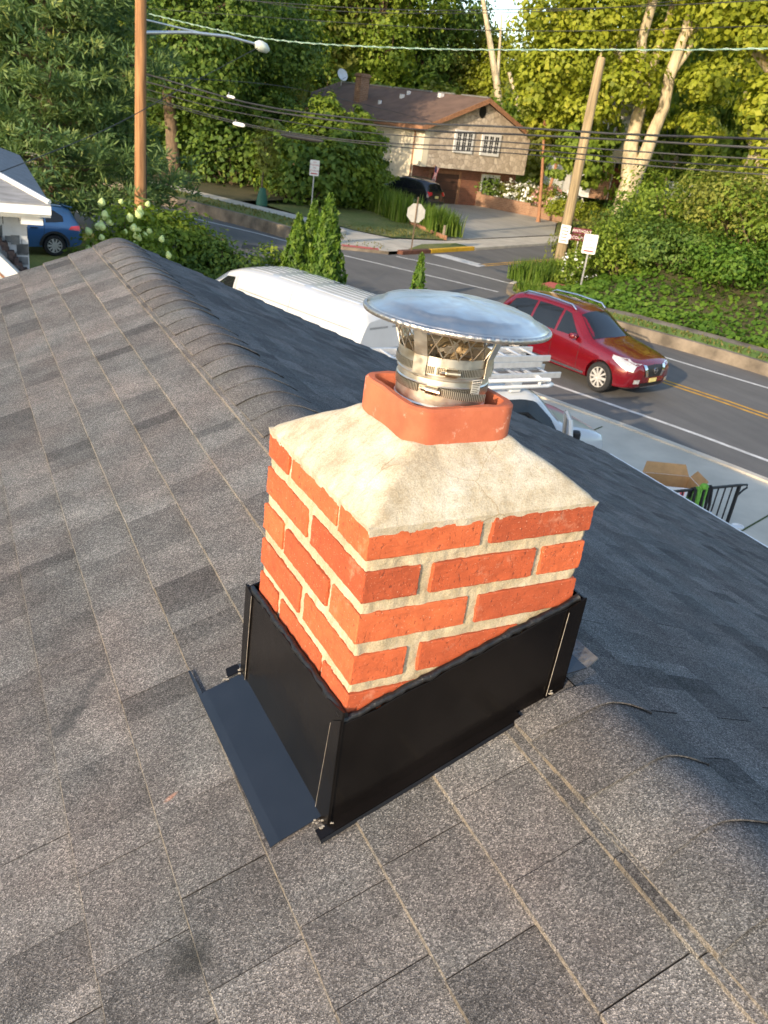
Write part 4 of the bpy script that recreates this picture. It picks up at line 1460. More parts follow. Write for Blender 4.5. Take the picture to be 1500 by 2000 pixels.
tree('oak_tree', 'bushy green tree in front of the house end with twin pointed tops', pol(24.4, 49), 5.6, 4.0, .3, 20000, 'leaf_mid', .23, 46, 'bark', .2, 12, group=G_W,
     lobes=[(-1.6, 0, 1.4, 1.9, 1.9, 1.3), (1.5, .2, 1.4, 2.0, 2.0, 1.3), (0, -.6, 2.3, 2.2, 2.1, 1.3), (-.5, 0, 3.5, 1.8, 1.8, 1.2), (-.5, 0, 4.7, .8, .9, 1.0), (1.5, .2, 3.2, 1.4, 1.4, 1.2), (1.6, 0, 4.5, .6, .7, .9), (.5, .1, 4.1, 1.0, 1.1, .9), (2.5, -.3, 1.0, 1.1, 1.2, 1.0), (-2.5, -.2, 2.0, 1.2, 1.4, 1.1)])
tree('oak_tree', 'dark shady tree between the bushy tree and the young tree', pol(21.3, 51), 5.2, 3.0, .3, 16000, 'leaf_dark', .24, 47, 'bark', .2, 10, group=G_W)
tree('oak_tree', 'low dark understory tree beside the white wall of the stone fronted house', pol(26.6, 52), 4.6, 2.0, .2, 6000, 'leaf_mid', .26, 48, 'bark', .12, 7, group=G_W)
for i, (az, d, h, r, lf, lb, sz, bs) in enumerate([
        (20.2, 88, 27, 7.5, 'leaf_mid', 'tall green tree behind the cedar at the top of the picture', .55, 7),
        (23.4, 92, 28, 8.0, 'leaf_olive', 'olive green tree whose crown rises behind the satellite dish', .55, 6),
        (26.6, 90, 28, 7.5, 'leaf_mid', 'full green tree rising behind the brick roof chimney', .55, 6),
        (29.4, 96, 27, 6.5, 'leaf_dark', 'darker green tree behind the middle of the brown roof', .55, 6),
        (31.4, 100, 15.5, 6.0, 'leaf_olive', 'olive tree with gaps of sky above it behind the roof end', .5, 5),
        (34.2, 98, 13.0, 5.5, 'leaf_bright', 'sunny yellow green tree behind the gable peak', .5, 4),
        (38.2, 92, 15.5, 6.0, 'leaf_olive', 'hazy olive tree behind the top of the tan utility pole', .5, 5),
        (41.0, 95, 26, 8.5, 'leaf_mid', 'large green tree behind the sycamore trunk', .55, 5),
        (45.0, 92, 27, 8.5, 'leaf_olive', 'large olive tree behind the second house', .55, 5),
        (49.0, 88, 27, 8.5, 'leaf_mid', 'large green tree at the far right edge behind the bank', .55, 4),
        (52.5, 84, 25, 8.0, 'leaf_olive', 'olive tree past the right edge behind the bank', .55, 4),
        (2.0, 80, 20, 8, 'leaf_mid', 'green tree past the left edge behind the pine', .5, 5),
        (6.5, 85, 21, 8, 'leaf_olive', 'olive tree behind the middle of the pine', .5, 5),
        (13.8, 90, 24, 7.5, 'leaf_olive', 'olive tree behind the top of the orange pole', .55, 6)]):
    tree('forest_tree', lb, pol(az, d, 1.0), h, r, bs * .3, 19000, lf, sz * .74, 60 + i, 'bark', .35, 12, group='tall trees of the wood behind the houses', squash=.95, per=20)
# undergrowth filling the wood edge
for i, (az, d, w_, h_, lf, lb) in enumerate([
        (1.5, 60, 6, 6, 'leaf_dark', 'dark undergrowth past the left edge of the pine'), (7.0, 62, 6, 5.5, 'leaf_mid', 'undergrowth seen through the lower pine boughs'), (12.5, 58, 4.5, 5.5, 'leaf_dark', 'dark undergrowth left of the orange pole base'),
        (16.2, 56, 4.5, 5.5, 'leaf_dark', 'shady undergrowth between the orange pole and the young tree'), (18.6, 50, 3.2, 4.6, 'leaf_dark', 'dark bush left of the young street tree'), (22.8, 47, 2.6, 4.2, 'leaf_dark', 'dark bush at the foot of the bushy twin topped tree'),
        (20.0, 78, 5, 7, 'leaf_mid', 'undergrowth below the yellow green cedar'), (24.5, 86, 6, 8, 'leaf_dark', 'dark growth behind the left end of the brown roof'), (29.5, 80, 6, 8, 'leaf_mid', 'green growth right behind the brown roof ridge'),
        (33.2, 80, 6, 8, 'leaf_olive', 'olive growth behind the gable peak'), (36.6, 76, 5, 7.5, 'leaf_mid', 'green growth right of the stone gable'), (39.8, 74, 5, 7.5, 'leaf_olive', 'olive growth behind the tan pole'),
        (43.2, 80, 6, 7, 'leaf_dark', 'dark growth behind the second house'), (47.8, 76, 6, 7, 'leaf_mid', 'green growth behind the grey fence'), (51.8, 62, 6, 6.5, 'leaf_mid', 'green growth at the far right behind the bank')]):
    R = random.Random(700 + i)
    lob = [(w_ * R.uniform(-.8, .8), w_ * R.uniform(-.4, .4), h_ * R.uniform(.25, .75), w_ * R.uniform(.3, .45), w_ * R.uniform(.3, .45), h_ * R.uniform(.2, .34)) for _ in range(11)] + [(0, 0, h_ * .3, w_, w_ * .6, h_ * .32)]
    shrub('forest_bush', lb, pol(az, d, .4 if az < 42 else 1.2), lob, 5200, lf, .42 if d > 55 else .28, 701 + i, 'bush', 'undergrowth at the wood edge', aspect=1.5, clump=.24)
# far wood closing the view between the trunks
rs = np.random.default_rng(720)
n_ = 26000
azs, ds = rs.uniform(-8, 62, n_), 112 + 14 * rs.random(n_)
top = 10.5 + 5 * np.array([mnoise.noise(Vector((a * .33, 0, 3))) for a in azs]) + np.clip(np.abs(azs - 34) - 3, 0, 8) * 1.2
zz = top * rs.random(n_) ** .75
lp_ = np.array([mnoise.noise(Vector((a * 1.3, z * .35, 8))) for a, z in zip(azs, zz)])
ds = ds - 7 * lp_
P = np.stack([CAM.x + ds * np.sin(np.radians(azs)), CAM.y + ds * np.cos(np.radians(azs)), zz], 1)
Nn = np.stack([-np.sin(np.radians(azs)), -np.cos(np.radians(azs)), np.full(n_, .6)], 1) + rs.normal(size=(n_, 3)) * .6
o = add_mesh('far_wood', leaf_mesh('far_wood', P, Nn, 1.5, 1.4, 'leaf_mid', 721, .45 + .5 * lp_ + rs.normal(0, .14, n_)))
tag(o, kind='stuff')
# leaning bare limbs in the wood
for i, (az, d, az2, h, lb) in enumerate([(35.8, 84, 32.2, 15.5, 'pale bare leaning trunk left of the gable peak'), (37.4, 82, 34.6, 9.5, 'pale leaning trunk right of the gable peak')]):
    a, b = pol(az, d, 0), pol(az2, d, h)
    t = empty('dead_tree', a, 0, lb, 'tree', 'bare leaning trunks in the wood')
    e = b - a
    MB().tube([(0, 0, 0), e * .5 + Vector((0, 0, .8)), e], [.42, .33, .16], 7).build('trunk', 'bark_pale', t, smooth=60)
    MB().tube([e * .5 + Vector((0, 0, .8)), e * .7 + Vector((.6, 0, 3.0))], [.2, .06], 6).build('limb', 'bark_pale', t, smooth=60)
# the sycamores
def sycamore(name, label, loc, seed, limbs, lobes, n, size, r0, group=None, crown='leaf_bright'):
    t = empty(name, loc, 0, label, 'tree', group)
    m_ = MB()
    for pts, rr_ in limbs:
        m_.tube(pts, rr_, 10)
    m_.build('trunk', 'bark_pale', t, smooth=60)
    P, Nn, T = crown_points(lobes, n, seed, .20, 26, .45)
    add_mesh('crown', leaf_mesh('crown', P, Nn, size, 1.25, crown, seed, T), t)
    return t
# local frame: x = to the right across the view, y = away
def frame(az):
    a = rad(az)
    return Vector((math.cos(a), -math.sin(a), 0)), Vector((math.sin(a), math.cos(a), 0))
def loc_pts(az, pts):
    X, Y = frame(az)
    return [X * p[0] + Y * p[1] + Vector((0, 0, p[2])) for p in pts]
def loc_lobes(az, lobes):
    X, Y = frame(az)
    return [(*(X * l[0] + Y * l[1] + Vector((0, 0, l[2]))), *l[3:]) for l in lobes]
A_ = 43.0
sycamore('sycamore_tree', 'large sycamore with a mottled pale forked trunk in front of the second house', pol(A_, 50, 1.0), 81,
         [(loc_pts(A_, [(0, 0, -.4), (0, 0, .5), (.05, 0, 2.0), (.15, 0, 3.2)]), [.85, .62, .54, .52]),
          (loc_pts(A_, [(-.1, 0, 2.7), (-.35, .1, 4.2), (-.35, .2, 5.6), (-.2, .3, 7.5), (.1, .5, 11)]), [.42, .38, .32, .25, .12]),
          (loc_pts(A_, [(.2, 0, 2.6), (.5, 0, 3.9), (.62, -.1, 5.0), (.85, -.2, 6.2), (.75, -.2, 7.6), (1.0, -.3, 9.6), (.9, -.3, 12.5)]), [.38, .36, .33, .29, .30, .25, .12]),
          (loc_pts(A_, [(.85, -.2, 7.8), (1.35, 0, 8.8), (1.4, 0, 10.2)]), [.2, .17, .08]),
          (loc_pts(A_, [(-.2, .3, 7.0), (-2.4, -.3, 8.6), (-5, -.8, 9.6)]), [.2, .14, .05]),
          (loc_pts(A_, [(-.3, .3, 6.2), (-1.0, -.5, 9.0), (-.8, -.9, 11.5), (-1.4, -1, 13)]), [.3, .25, .22, .1]),
          (loc_pts(A_, [(1.0, -.3, 9.4), (3.5, -.8, 11.5), (6.5, -1, 12.5)]), [.18, .12, .05])],
         loc_lobes(A_, [(-5.8, -1, 9.8, 2.0, 2.0, 1.6), (-5.6, -1, 6.5, 1.4, 1.6, 1.4), (-4.4, -1.2, 7.6, 1.9, 1.9, 1.5), (-3.0, -.6, 5.6, 1.7, 1.7, 1.0), (-3.0, -1, 9.8, 2.0, 2, 1.6), (-1.2, -1.2, 7.0, 1.4, 1.6, 1.3), (-4.8, -1, 12.2, 2.1, 2.1, 1.7), (-1.8, -1.2, 12.4, 1.9, 2, 1.6),
                        (1.2, -.8, 11.8, 1.5, 1.6, 1.3), (4.4, -1, 12.4, 2.2, 2, 1.8), (7.4, -1.2, 13.0, 2.4, 2.2, 2.0), (7.0, -1, 10.4, 1.6, 1.8, 1.3), (-.2, 1.6, 9.2, 1.8, 1.8, 2.0), (.6, .9, 5.9, 1.0, 1.0, .8), (2.6, -.6, 7.4, 1.3, 1.3, 1.0), (2.2, -1.0, 10.6, 1.6, 1.5, 1.3), (2.9, .6, 5.6, 1.1, 1.1, .8), (3.8, 1.5, 8.8, 1.6, 1.5, 1.6), (9.8, -1, 12, 2.0, 2, 2.0), (-2.2, .4, 14.5, 3, 3, 2), (4, 0, 15, 3.4, 3, 2)]),
         44000, .25, .7)
A2 = 50.6
sycamore('sycamore_tree', 'second sycamore with leaves hanging over the right edge above the bank', pol(A2, 38, 2.2), 82,
         [(loc_pts(A2, [(0, 0, -.4), (-.2, 0, 1.0), (-.35, 0, 2.6), (-.2, 0, 4.2), (.4, 0, 7.0)]), [.85, .68, .60, .56, .4]), (loc_pts(A2, [(-.35, 0, 3.0), (-1.0, 0, 4.0), (-1.6, -.2, 5.4)]), [.24, .18, .06]),
          (loc_pts(A2, [(0, 0, 5.5), (-2.0, -.5, 7.0), (-3.2, -.8, 8.0)]), [.25, .16, .06])],
         loc_lobes(A2, [(-2.8, -1, 8.2, 1.5, 1.5, 1.1), (-1.0, -1, 7.5, 1.5, 1.5, 1.1), (-.9, -.9, 5.0, .8, .9, 1.1), (-.2, -.8, 3.2, .75, .8, .8), (1.0, 0, 6.2, 1.5, 1.5, 1.6), (0, 0, 9.5, 2.2, 2.2, 1.6), (-4.2, -1, 9.2, 1.4, 1.4, 1.0), (1.8, 0, 4.0, 1.0, 1, 1.5), (.6, -.6, 1.6, .7, .8, .6)]),
         15000, .25, .6)
conifer('spruce_tree', 'broad feathery dark green conifer right of the sycamore trunk', pol(46.9, 60, 1.5), 12.2, 4.4, 12000, 'leaf_mid', .55, 83, group=None, pw=.5, rough=.28)
tree('oak_tree', 'small leafy tree between the tan utility pole and the sycamore trunk', pol(39.9, 51, .5), 6.6, 2.5, 2.2, 6500, 'leaf_mid', .28, 84, 'bark', .14, 8, group=G_W)
tree('oak_tree', 'round leafy tree at the right corner of the stone fronted gable with reddish trunks', pol(38.0, 57, .3), 9.5, 2.6, 4.2, 9500, 'leaf_bright', .32, 85, 'bark_red', .11, 10, group=G_W, lean=(-.8, .2))
tree('oak_tree', 'mid green tree behind the small tree beside the tan pole', pol(38.2, 62, .5), 9.0, 3.0, 3.0, 7500, 'leaf_olive', .34, 86, 'bark_red', .11, 9, group=G_W, lean=(.4, 0))
# young street tree with a watering bag
yt = tree('young_tree', 'slim young street tree with pale foliage planted in the verge', pol(20.3, 42.5, .5), 3.9, 1.15, 1.1, 1800, 'leaf_olive', .17, 87, 'bark', .045, 7)
wb = MB()
wb.lathe([(.05, 0), (.27, .0), (.26, .25), (.19, .55), (.14, .78), (.05, .80)], 14)
tag(wb.build('watering_bag', 'bag_green', smooth=60, loc=pol(20.3, 42.45, .5)), 'dark green watering bag wrapped round the young tree base', 'watering bag')

# shrubs on our side of the road
shrub('green_shrub', 'broad glossy green shrub right of the hydrangea below the road', pol(14.9, 22.5, .0), [(-.7, 0, 1.3, .8, .8, .8), (.1, 0, 1.6, .85, .8, .75), (.75, .1, 1.2, .7, .7, .8), (.1, -.2, .7, 1.1, .9, .7), (-.3, .2, 2.0, .5, .5, .4)], 11000, 'leaf_mid', .125, 91)
shrub('dark_shrub', 'dark reddish tipped shrub left of the arborvitae row', pol(18.2, 22.0, 0), [(-.55, 0, .9, .7, .6, .6), (.3, 0, 1.05, .75, .6, .6), (-.1, 0, 1.5, .5, .4, .35), (.85, 0, .7, .6, .5, .5)], 5200, 'leaf_dark', .12, 92)
shrub('green_shrub', 'small leafy shrub between the dark shrub and arborvitae behind the van', pol(21.2, 23.5, 0), [(0, 0, .9, .55, .5, .75), (.5, .1, .8, .5, .5, .6)], 2200, 'leaf_mid', .12, 93)
hy = shrub('hydrangea_bush', 'hydrangea with pale lime flower heads just beyond the roof end', pol(11.9, 20.3, 0), [(-.4, 0, 1.3, .7, .7, 1.0), (.35, 0, 1.4, .7, .7, 1.0), (0, 0, .5, .9, .8, .6), (0, 0, 2.25, .6, .5, .5)], 6500, 'leaf_mid', .115, 94)
R = random.Random(95)
bl = MB()
X_, Y_ = frame(11.9)
for i in range(36):
    bx, bz = R.uniform(-1.0, 1.0), R.uniform(1.6, 2.85)
    if abs(bx) > 1.05 * math.sqrt(max(0.02, 1 - ((bz - 1.3) / 1.4) ** 2)):
        bx *= .6
    p = X_ * bx + Y_ * R.uniform(-.75, -.35) + Vector((0, 0, bz))
    s_ = R.uniform(.05, .085)
    bb = MB()
    prof = [(0.002, -s_ * .9), (s_ * .7, -s_ * .6), (s_, 0), (s_ * .75, s_ * .7), (s_ * .3, s_ * 1.25), (.002, s_ * 1.4)]
    bb.lathe([(r * (1 + R.uniform(-.1, .1)), z) for r, z in prof], 9)
    o = bb.build('flower_head', 'petal_lime', hy, smooth=30)
    o.location = p
    o.rotation_euler = (R.uniform(-.6, .6), R.uniform(-.6, .6), R.uniform(0, 3))
GA = 'arborvitae behind the white van'
conifer('arborvitae', 'left arborvitae of the trio behind the white van, lowest of the three', pol(22.75, 21.5), 2.68, .62, 5200, 'leaf_arb', .16, 101, group=GA)
conifer('arborvitae', 'tallest arborvitae, rightmost of the trio behind the white van', pol(24.65, 20.6), 3.32, .70, 6800, 'leaf_arb', .16, 102, group=GA)
conifer('arborvitae', 'middle arborvitae peeping out behind its two neighbours', pol(23.65, 22.4), 2.95, .50, 4200, 'leaf_arb', .16, 103, group=GA)
conifer('arborvitae', 'small single arborvitae standing behind the rain cap near the crossing', pol(30.95, 17.6), 2.72, .36, 3000, 'leaf_arb', .12, 104, group=GA)
R = random.Random(96)
for i, (az, d, s_, lb) in enumerate([(26.0, 18.0, .35, 'low green plant at the foot of the tallest arborvitae'), (32.2, 18.2, .28, 'low orange flowered plant right of the small arborvitae')]):
    shrub('garden_plant', lb, pol(az, d), [(0, 0, s_, s_, s_, s_)], 500, ['leaf_mid', 'leaf_bright'][i], .10, 97 + i, 'plant')

# plants around the far driveway
grass_tuft('ornamental_grass', 'tall bright ornamental grass left of the dark parked car', (22.3, 41.0, .2), .8, 2.6, 1.35, 1000, 111, rz=-.1, wdt=.035)
grass_tuft('ornamental_grass', 'lower bright ornamental grass behind the stop sign', (22.6, 36.6, .2), .7, 1.9, 1.15, 800, 112, rz=-.2, wdt=.03)
eg = MB()
eg.prism([(21.6, 34.3, .1), (21.8, 34.25, .1), (23.0, 44, .1), (22.8, 44, .1)], (0, 0, .22))
tag(eg.build('landscape_timber', 'bark_red', bev=.02), 'brown timber edging along the ornamental grass bed', 'garden edging')
po = MB().tube([(21.75, 34.5, .1), (21.75, 34.5, .75)], .07, 8)
tag(po.build('bollard_post', 'concrete_old', bev=.01), 'short wooden post at the driveway corner end of the grass bed', 'post')
# brick planter wall with flowers
pw_ = MB()
wl = [(31.0, 53.2), (34.2, 50.3), (36.0, 47.0), (36.6, 44.2)]
for i in range(3):
    a, b = Vector(wl[i]), Vector(wl[i + 1])
    t_ = (b - a).normalized()
    nn = Vector((-t_.y, t_.x)) * -.3
    pw_.prism([(*a, .1), (*b, .1), (*(b - nn), .1), (*(a - nn), .1)], (0, 0, .95 - .14 * i))
o = pw_.build('planter_wall', 'brickred')
box_uv(o)
tag(o, 'low orange brick planter wall along the far driveway', 'retaining wall')
R = random.Random(120)
fl_specs = [(34.9, 51.2, 'leaf_dark', None, 'dark evergreen bush beside the white front door', 1.3), (36.3, 50.6, 'leaf_olive', 'petal_white', 'white flowering shrub at the left end of the planter', .95), (37.1, 49.0, 'leaf_olive', 'petal_white', 'white flowering shrub in the middle of the planter', 1.0), (37.6, 47.3, 'leaf_olive', 'petal_pink', 'pink flowering shrub in the planter', 1.05), (38.0, 45.7, 'leaf_mid', 'petal_white', 'white flowering shrub at the right end of the planter', .95), (38.6, 50.4, 'leaf_mid', None, 'bright green shrub below the reddish trunks', 1.35), (40.2, 49.5, 'leaf_mid', None, 'green shrub behind the pink flowers', 1.2)]
for i, (x, y, lf, fw, lb, s_) in enumerate(fl_specs):
    t = shrub('flower_shrub' if fw else 'garden_shrub', lb, (x, y, .55), [(0, 0, s_ * .6, s_ * .9, s_ * .9, s_ * .7), (.5, -.2, s_ * .45, s_ * .6, s_ * .6, s_ * .5)], 1500, lf, .17, 121 + i, group='shrubs round the far driveway')
    if fw:
        P, Nn, T = crown_points([(0, 0, s_ * .65, s_ * .98, s_ * .98, s_ * .75)], 420, 140 + i, .12, 7, .95)
        add_mesh('blossom', leaf_mesh('blossom', P, Nn, .17, 1.1, fw, 141 + i, T), t)
hd = shrub('clipped_hedge', 'low clipped green hedge left of the sycamore trunk', pol(41.0, 54, .9), loc_lobes(41.0, [(-1.6, 0, .5, 1.0, .7, .55), (0, 0, .5, 1.0, .7, .55), (1.5, 0, .45, 1.0, .7, .5)]), 3200, 'leaf_bright', .15, 150, 'hedge')

# planted bank on the right
GB = 'bushes on the bank at the right'
def bl_(az, d):
    p = pol(az, d)
    return Vector((p.x, p.y, bank_h(p.x, p.y)))
for i, (az, d, w_, h_, lf, sz, lb) in enumerate([
        (42.8, 42, 1.8, 2.4, 'leaf_olive', .17, 'olive bush in front of the sycamore trunk base'),
        (44.4, 37.5, 2.0, 2.5, 'leaf_dark', .15, 'dark bush right of the red lettered sign'),
        (43.9, 34, 1.7, 1.8, 'leaf_mid', .14, 'low mid green bush below the dark bush on the bank'),
        (47.2, 35.5, 2.5, 2.6, 'leaf_mid', .16, 'wide rounded bush in the middle of the bank'),
        (49.8, 34.5, 2.4, 2.7, 'leaf_olive', .16, 'large sunlit bush on the bank below the second sycamore'),
        (52.6, 33, 2.4, 2.5, 'leaf_mid', .16, 'rounded bush at the right edge of the bank'),
        (46.6, 32.5, 1.7, 1.5, 'leaf_dark', .14, 'dark low bush nearest the pavement on the bank'),
        (50.4, 31.5, 1.7, 1.5, 'leaf_cover', .14, 'fresh green low bush near the right edge of the bank'),
        (41.0, 38.5, 1.3, 2.1, 'leaf_olive', .16, 'feathery olive bush behind the maroon street sign'),
        (45.5, 41, 2.4, 2.8, 'leaf_dark', .17, 'dark tall bush at the back of the bank')]):
    R = random.Random(160 + i)
    lob = [(w_ * R.uniform(-.7, .7), w_ * R.uniform(-.5, .5), h_ * R.uniform(.3, .72), w_ * R.uniform(.38, .55), w_ * R.uniform(.38, .55), h_ * R.uniform(.24, .36)) for _ in range(9)]
    lob.append((0, 0, h_ * .35, w_ * .9, w_ * .8, h_ * .38))
    shrub('bank_bush', lb, bl_(az, d), lob, 5200, lf, sz, 161 + i, 'bush', GB, clump=.24)
rb_ = shrub('rose_bush', 'rose bush dotted with small white flowers beside the corner signs', bl_(41.0, 33.6), [(-.35, 0, .5, .6, .5, .5), (.25, 0, .6, .65, .5, .5), (0, 0, .95, .45, .4, .35), (-.6, -.2, .3, .5, .5, .35)], 2600, 'leaf_mid', .10, 180)
P, Nn, T = crown_points([(0, -.1, .65, .72, .55, .65)], 120, 181, .06, 2, .98)
add_mesh('blossom', leaf_mesh('blossom', P, Nn, .085, 1.05, 'petal_white', 182, T), rb_)
grass_tuft('tall_grass', 'clump of tall green grass at the base of the tan utility pole', (20.9, 25.4, .14), 1.7, .75, .75, 1500, 183, rz=.38, wdt=.022, cat='grass')
grass_tuft('tall_grass', 'small tuft of grass inside the rounded corner kerb', (18.7, 22.9, .14), .5, .9, .35, 600, 184, rz=-.2, wdt=.02, cat='grass')
# ground cover leaves over the bank
rs = np.random.default_rng(200)
pp, nn, tt = [], [], []
for _ in range(42000):
    i = rs.integers(0, len(KR) - 1)
    f = rs.random()
    p = Vector(KB[i]).lerp(Vector(KB[i + 1]), f)
    a = Vector(KR[i]); b = Vector(KR[i + 1])
    t = (b - a).normalized()
    nrm = Vector((-t.y, t.x))
    dirv = Vector((.921, .389)) if KR[i][1] > 20 else nrm.lerp(Vector((.921, .389)), sst(8, 20, KR[i][1])).normalized()
    q = p + dirv * (rs.random() ** 1.5 * 13)
    if q.y < -6:
        continue
    hh = bank_h(q.x, q.y)
    lump = .18 + .16 * mnoise.noise(Vector((q.x * .9, q.y * .9, 0)))
    pp.append((q.x, q.y, hh + rs.random() * max(.05, lump)))
    nn.append((rs.normal(-.25, .5), rs.normal(-.2, .5), 1))
    tt.append(.5 + .35 * mnoise.noise(Vector((q.x * .5, q.y * .5, 4))) + rs.normal(0, .15))
o = add_mesh('ground_cover', leaf_mesh('ground_cover', np.array(pp), np.array(nn), .17, 1.3, 'leaf_cover', 201, np.array(tt)))
tag(o, kind='stuff')
# short grass blades on the verges and lawn nearest the camera
vb = []
def scatter(poly, n, h, seed):
    rs_ = np.random.default_rng(seed)
    xs, ys = [p[0] for p in poly], [p[1] for p in poly]
    c = 0
    while c < n:
        x, y = rs_.uniform(min(xs), max(xs)), rs_.uniform(min(ys), max(ys))
        ins_ = False
        j = len(poly) - 1
        for i in range(len(poly)):
            if (poly[i][1] > y) != (poly[j][1] > y) and x < (poly[j][0] - poly[i][0]) * (y - poly[i][1]) / (poly[j][1] - poly[i][1]) + poly[i][0]:
                ins_ = not ins_
            j = i
        c += 1
        if ins_:
            vb.append((x, y, h))
scatter([(17.5, 35.5), (18.6, 33.9), (21.6, 34.2), (22.4, 36.2), (24.6, 45.5), (18.5, 48), (14.5, 44), (15.7, 38.1)], 6000, .16, 1)
o0, o1 = offset_line(KR, -.22), offset_line(KR, -1.12)
for i in range(len(KR) - 1):
    for k in range(45):
        f, h_ = random.Random(i * 99 + k).random(), random.Random(i * 77 + k + 5).random()
        a, b = Vector(o0[i]).lerp(Vector(o0[i + 1]), f), Vector(o1[i]).lerp(Vector(o1[i + 1]), f)
        q = a.lerp(b, h_)
        vb.append((q.x, q.y, kz[i]))
o0, o1 = offset_line(kl2, -.24), offset_line(kl2, -1.95)
for i in range(len(kl2) - 1):
    for k in range(60):
        f, h_ = random.Random(i * 91 + k).random(), random.Random(i * 73 + k + 5).random()
        a, b = Vector(o0[i]).lerp(Vector(o0[i + 1]), f), Vector(o1[i]).lerp(Vector(o1[i + 1]), f)
        q = a.lerp(b, h_)
        vb.append((q.x, q.y, KL[i].z))
vb = np.array(vb)
rs = np.random.default_rng(210)
o = add_mesh('lawn_blades', leaf_mesh('lawn_blades', vb + np.array([0, 0, .03]), rs.normal(size=(len(vb), 3)) * np.array([1, 1, .3]), .13, 3.0, leafmat('lawn_blade_green', [(.07, .10, .02), (.12, .14, .03), (.19, .18, .05), (.27, .22, .09)]), 211, rs.random(len(vb)), droop=-1.5))
tag(o, kind='stuff')
# ------------------------------------------------------------------ far stone fronted house
def place(pts, o, ux, uy):
    return [o + ux * p[0] + uy * p[1] + Vector((0, 0, p[2])) for p in pts]
HA = Vector((29.7, 49.8, 0))
HANG = rad(10)
fh = empty('split_level_house', HA, HANG, 'house with stone veneer gable, brown roof and brick garage across the road', 'house')
# local: x along the gable front (to the right), y away from us
hw = MB()
hw.prism([(-1.6, 0, 0), (7.9, 0, 0), (7.9, 0, 4.75), (3.15, 0, 6.60), (-1.6, 0, 4.75)], (0, 15.8, 0))
o = hw.build('wall', 'siding_cream', fh)
# siding courses on the long left wall
sd = MB()
for k in range(22):
    z = .25 + k * .20
    sd.prism([(-1.604, .05, z), (-1.63, .05, z), (-1.604, .05, z + .195)], (0, 15.7, 0))
sd.build('clapboard', 'siding_cream', fh)
bw = MB()
bw.box(-1.61, -.05, -.04, -.002, 0, 2.38); bw.box(2.50, 4.50, -.04, -.002, 0, 2.38); bw.box(6.35, 7.85, -.04, -.002, 0, 2.38); bw.box(-.05, 2.50, -.04, -.002, 2.02, 2.38); bw.box(4.50, 6.35, -.04, -.002, 2.2, 2.38)
o = bw.build('brick_front', 'brickwall', fh); box_uv(o)
ov = MB()
ov.prism([(-1.15, -.75, 2.38), (7.88, -.75, 2.38), (7.88, -.75, 4.72), (3.15, -.75, 6.55), (-1.15, -.75, 4.9)], (0, .748, 0))
ov.build('stone_gable', 'stone', fh)
co_ = MB(); co_.box(-1.6, -1.152, -.76, -.002, 2.36, 4.74)
co_.build('corner_trim', 'siding_cream', fh)
gd = MB(); gd.box(-.02, 2.46, -.03, .0, .02, 2.0)
gdo = gd.build('garage_door', 'garage_brown', fh)
gl = MB()
for k in range(1, 4):
    gl.box(-.02, 2.46, -.036, -.03, .5 * k - .012, .5 * k + .012)
gl.build('panel_groove', 'black_plastic', gdo)
gj = MB(); gj.box(2.46, 2.68, -.07, -.045, 0, 2.0); gj.box(-.22, -.02, -.07, -.045, 0, 2.0); gj.box(-.22, 2.68, -.07, -.045, 2.0, 2.2)
gj.build('garage_frame', 'bark_red', fh)
fd = MB(); fd.box(4.6, 6.3, -.05, 0, .1, 2.15)
fdo = fd.build('front_door', 'trim_white', fh)
fg = MB(); fg.box(4.72, 4.98, -.056, -.05, .5, 1.95); fg.box(5.18, 5.72, -.056, -.05, .5, 2.0); fg.box(5.92, 6.18, -.056, -.05, .5, 1.95)
fg.build('door_glass', 'win_glass', fdo)
def bow_window(x0, x1, z0, z1, par):
    fr = MB(); fr.box(x0 - .12, x1 + .12, -.83, -.752, z0 - .12, z1 + .12)
    f_ = fr.build('window', 'trim_white', par, bev=.01)
    pn = MB()
    n = 3
    w_ = (x1 - x0) / n
    for i in range(n):
        pn.box(x0 + i * w_ + .09, x0 + (i + 1) * w_ - .09, -.836, -.83, z0 + .05, z1 - .05)
    pn.build('pane', 'win_glass', f_)
    mn = MB()
    for i in range(n):
        for k in (1, 2, 3):
            z = z0 + (z1 - z0) * k / 4
            mn.box(x0 + i * w_ + .09, x0 + (i + 1) * w_ - .09, -.842, -.836, z - .012, z + .012)
        xm = x0 + (i + .5) * w_
        mn.box(xm - .012, xm + .012, -.842, -.836, z0 + .05, z1 - .05)
    mn.build('muntin', 'trim_white', f_)
bow_window(1.0, 2.45, 3.5, 4.62, fh)
bow_window(3.4, 4.9, 3.5, 4.62, fh)
vt = MB()
vt.lathe([(.30, -.02), (.30, .02), (.001, .02)], 16, Matrix.Translation((3.0, -.76, 5.95)) @ Matrix.Rotation(rad(90), 4, 'X') @ Matrix.Scale(1.25, 4, (0, 1, 0)))
vt.build('gable_vent', 'black_plastic', fh)
rf = MB()
for sg in (-1, 1):
    xe, ze = 3.15 + sg * 5.2, 4.58
    rf.prism([(xe, -1.1, ze), (3.15, -1.1, 6.66), (3.15, 16.0, 6.66), (xe, 16.0, ze)], (0, 0, .12))
ro = rf.build('roof', 'roof_brown', fh)
tr_ = MB()
for sg in (-1, 1):
    xe, ze = 3.15 + sg * 5.2, 4.58
    tr_.prism([(xe, -1.13, ze - .16), (3.15, -1.13, 6.48), (3.15, -1.13, 6.785), (xe, -1.13, ze + .12)], (0, .025, 0))
tr_.prism([(-2.06, -1.1, 4.42), (-2.06, 16.0, 4.42), (-2.06, 16.0, 4.68), (-2.06, -1.1, 4.68)], (-.08, 0, 0))
tr_.build('eave_trim', 'bark_red', fh)
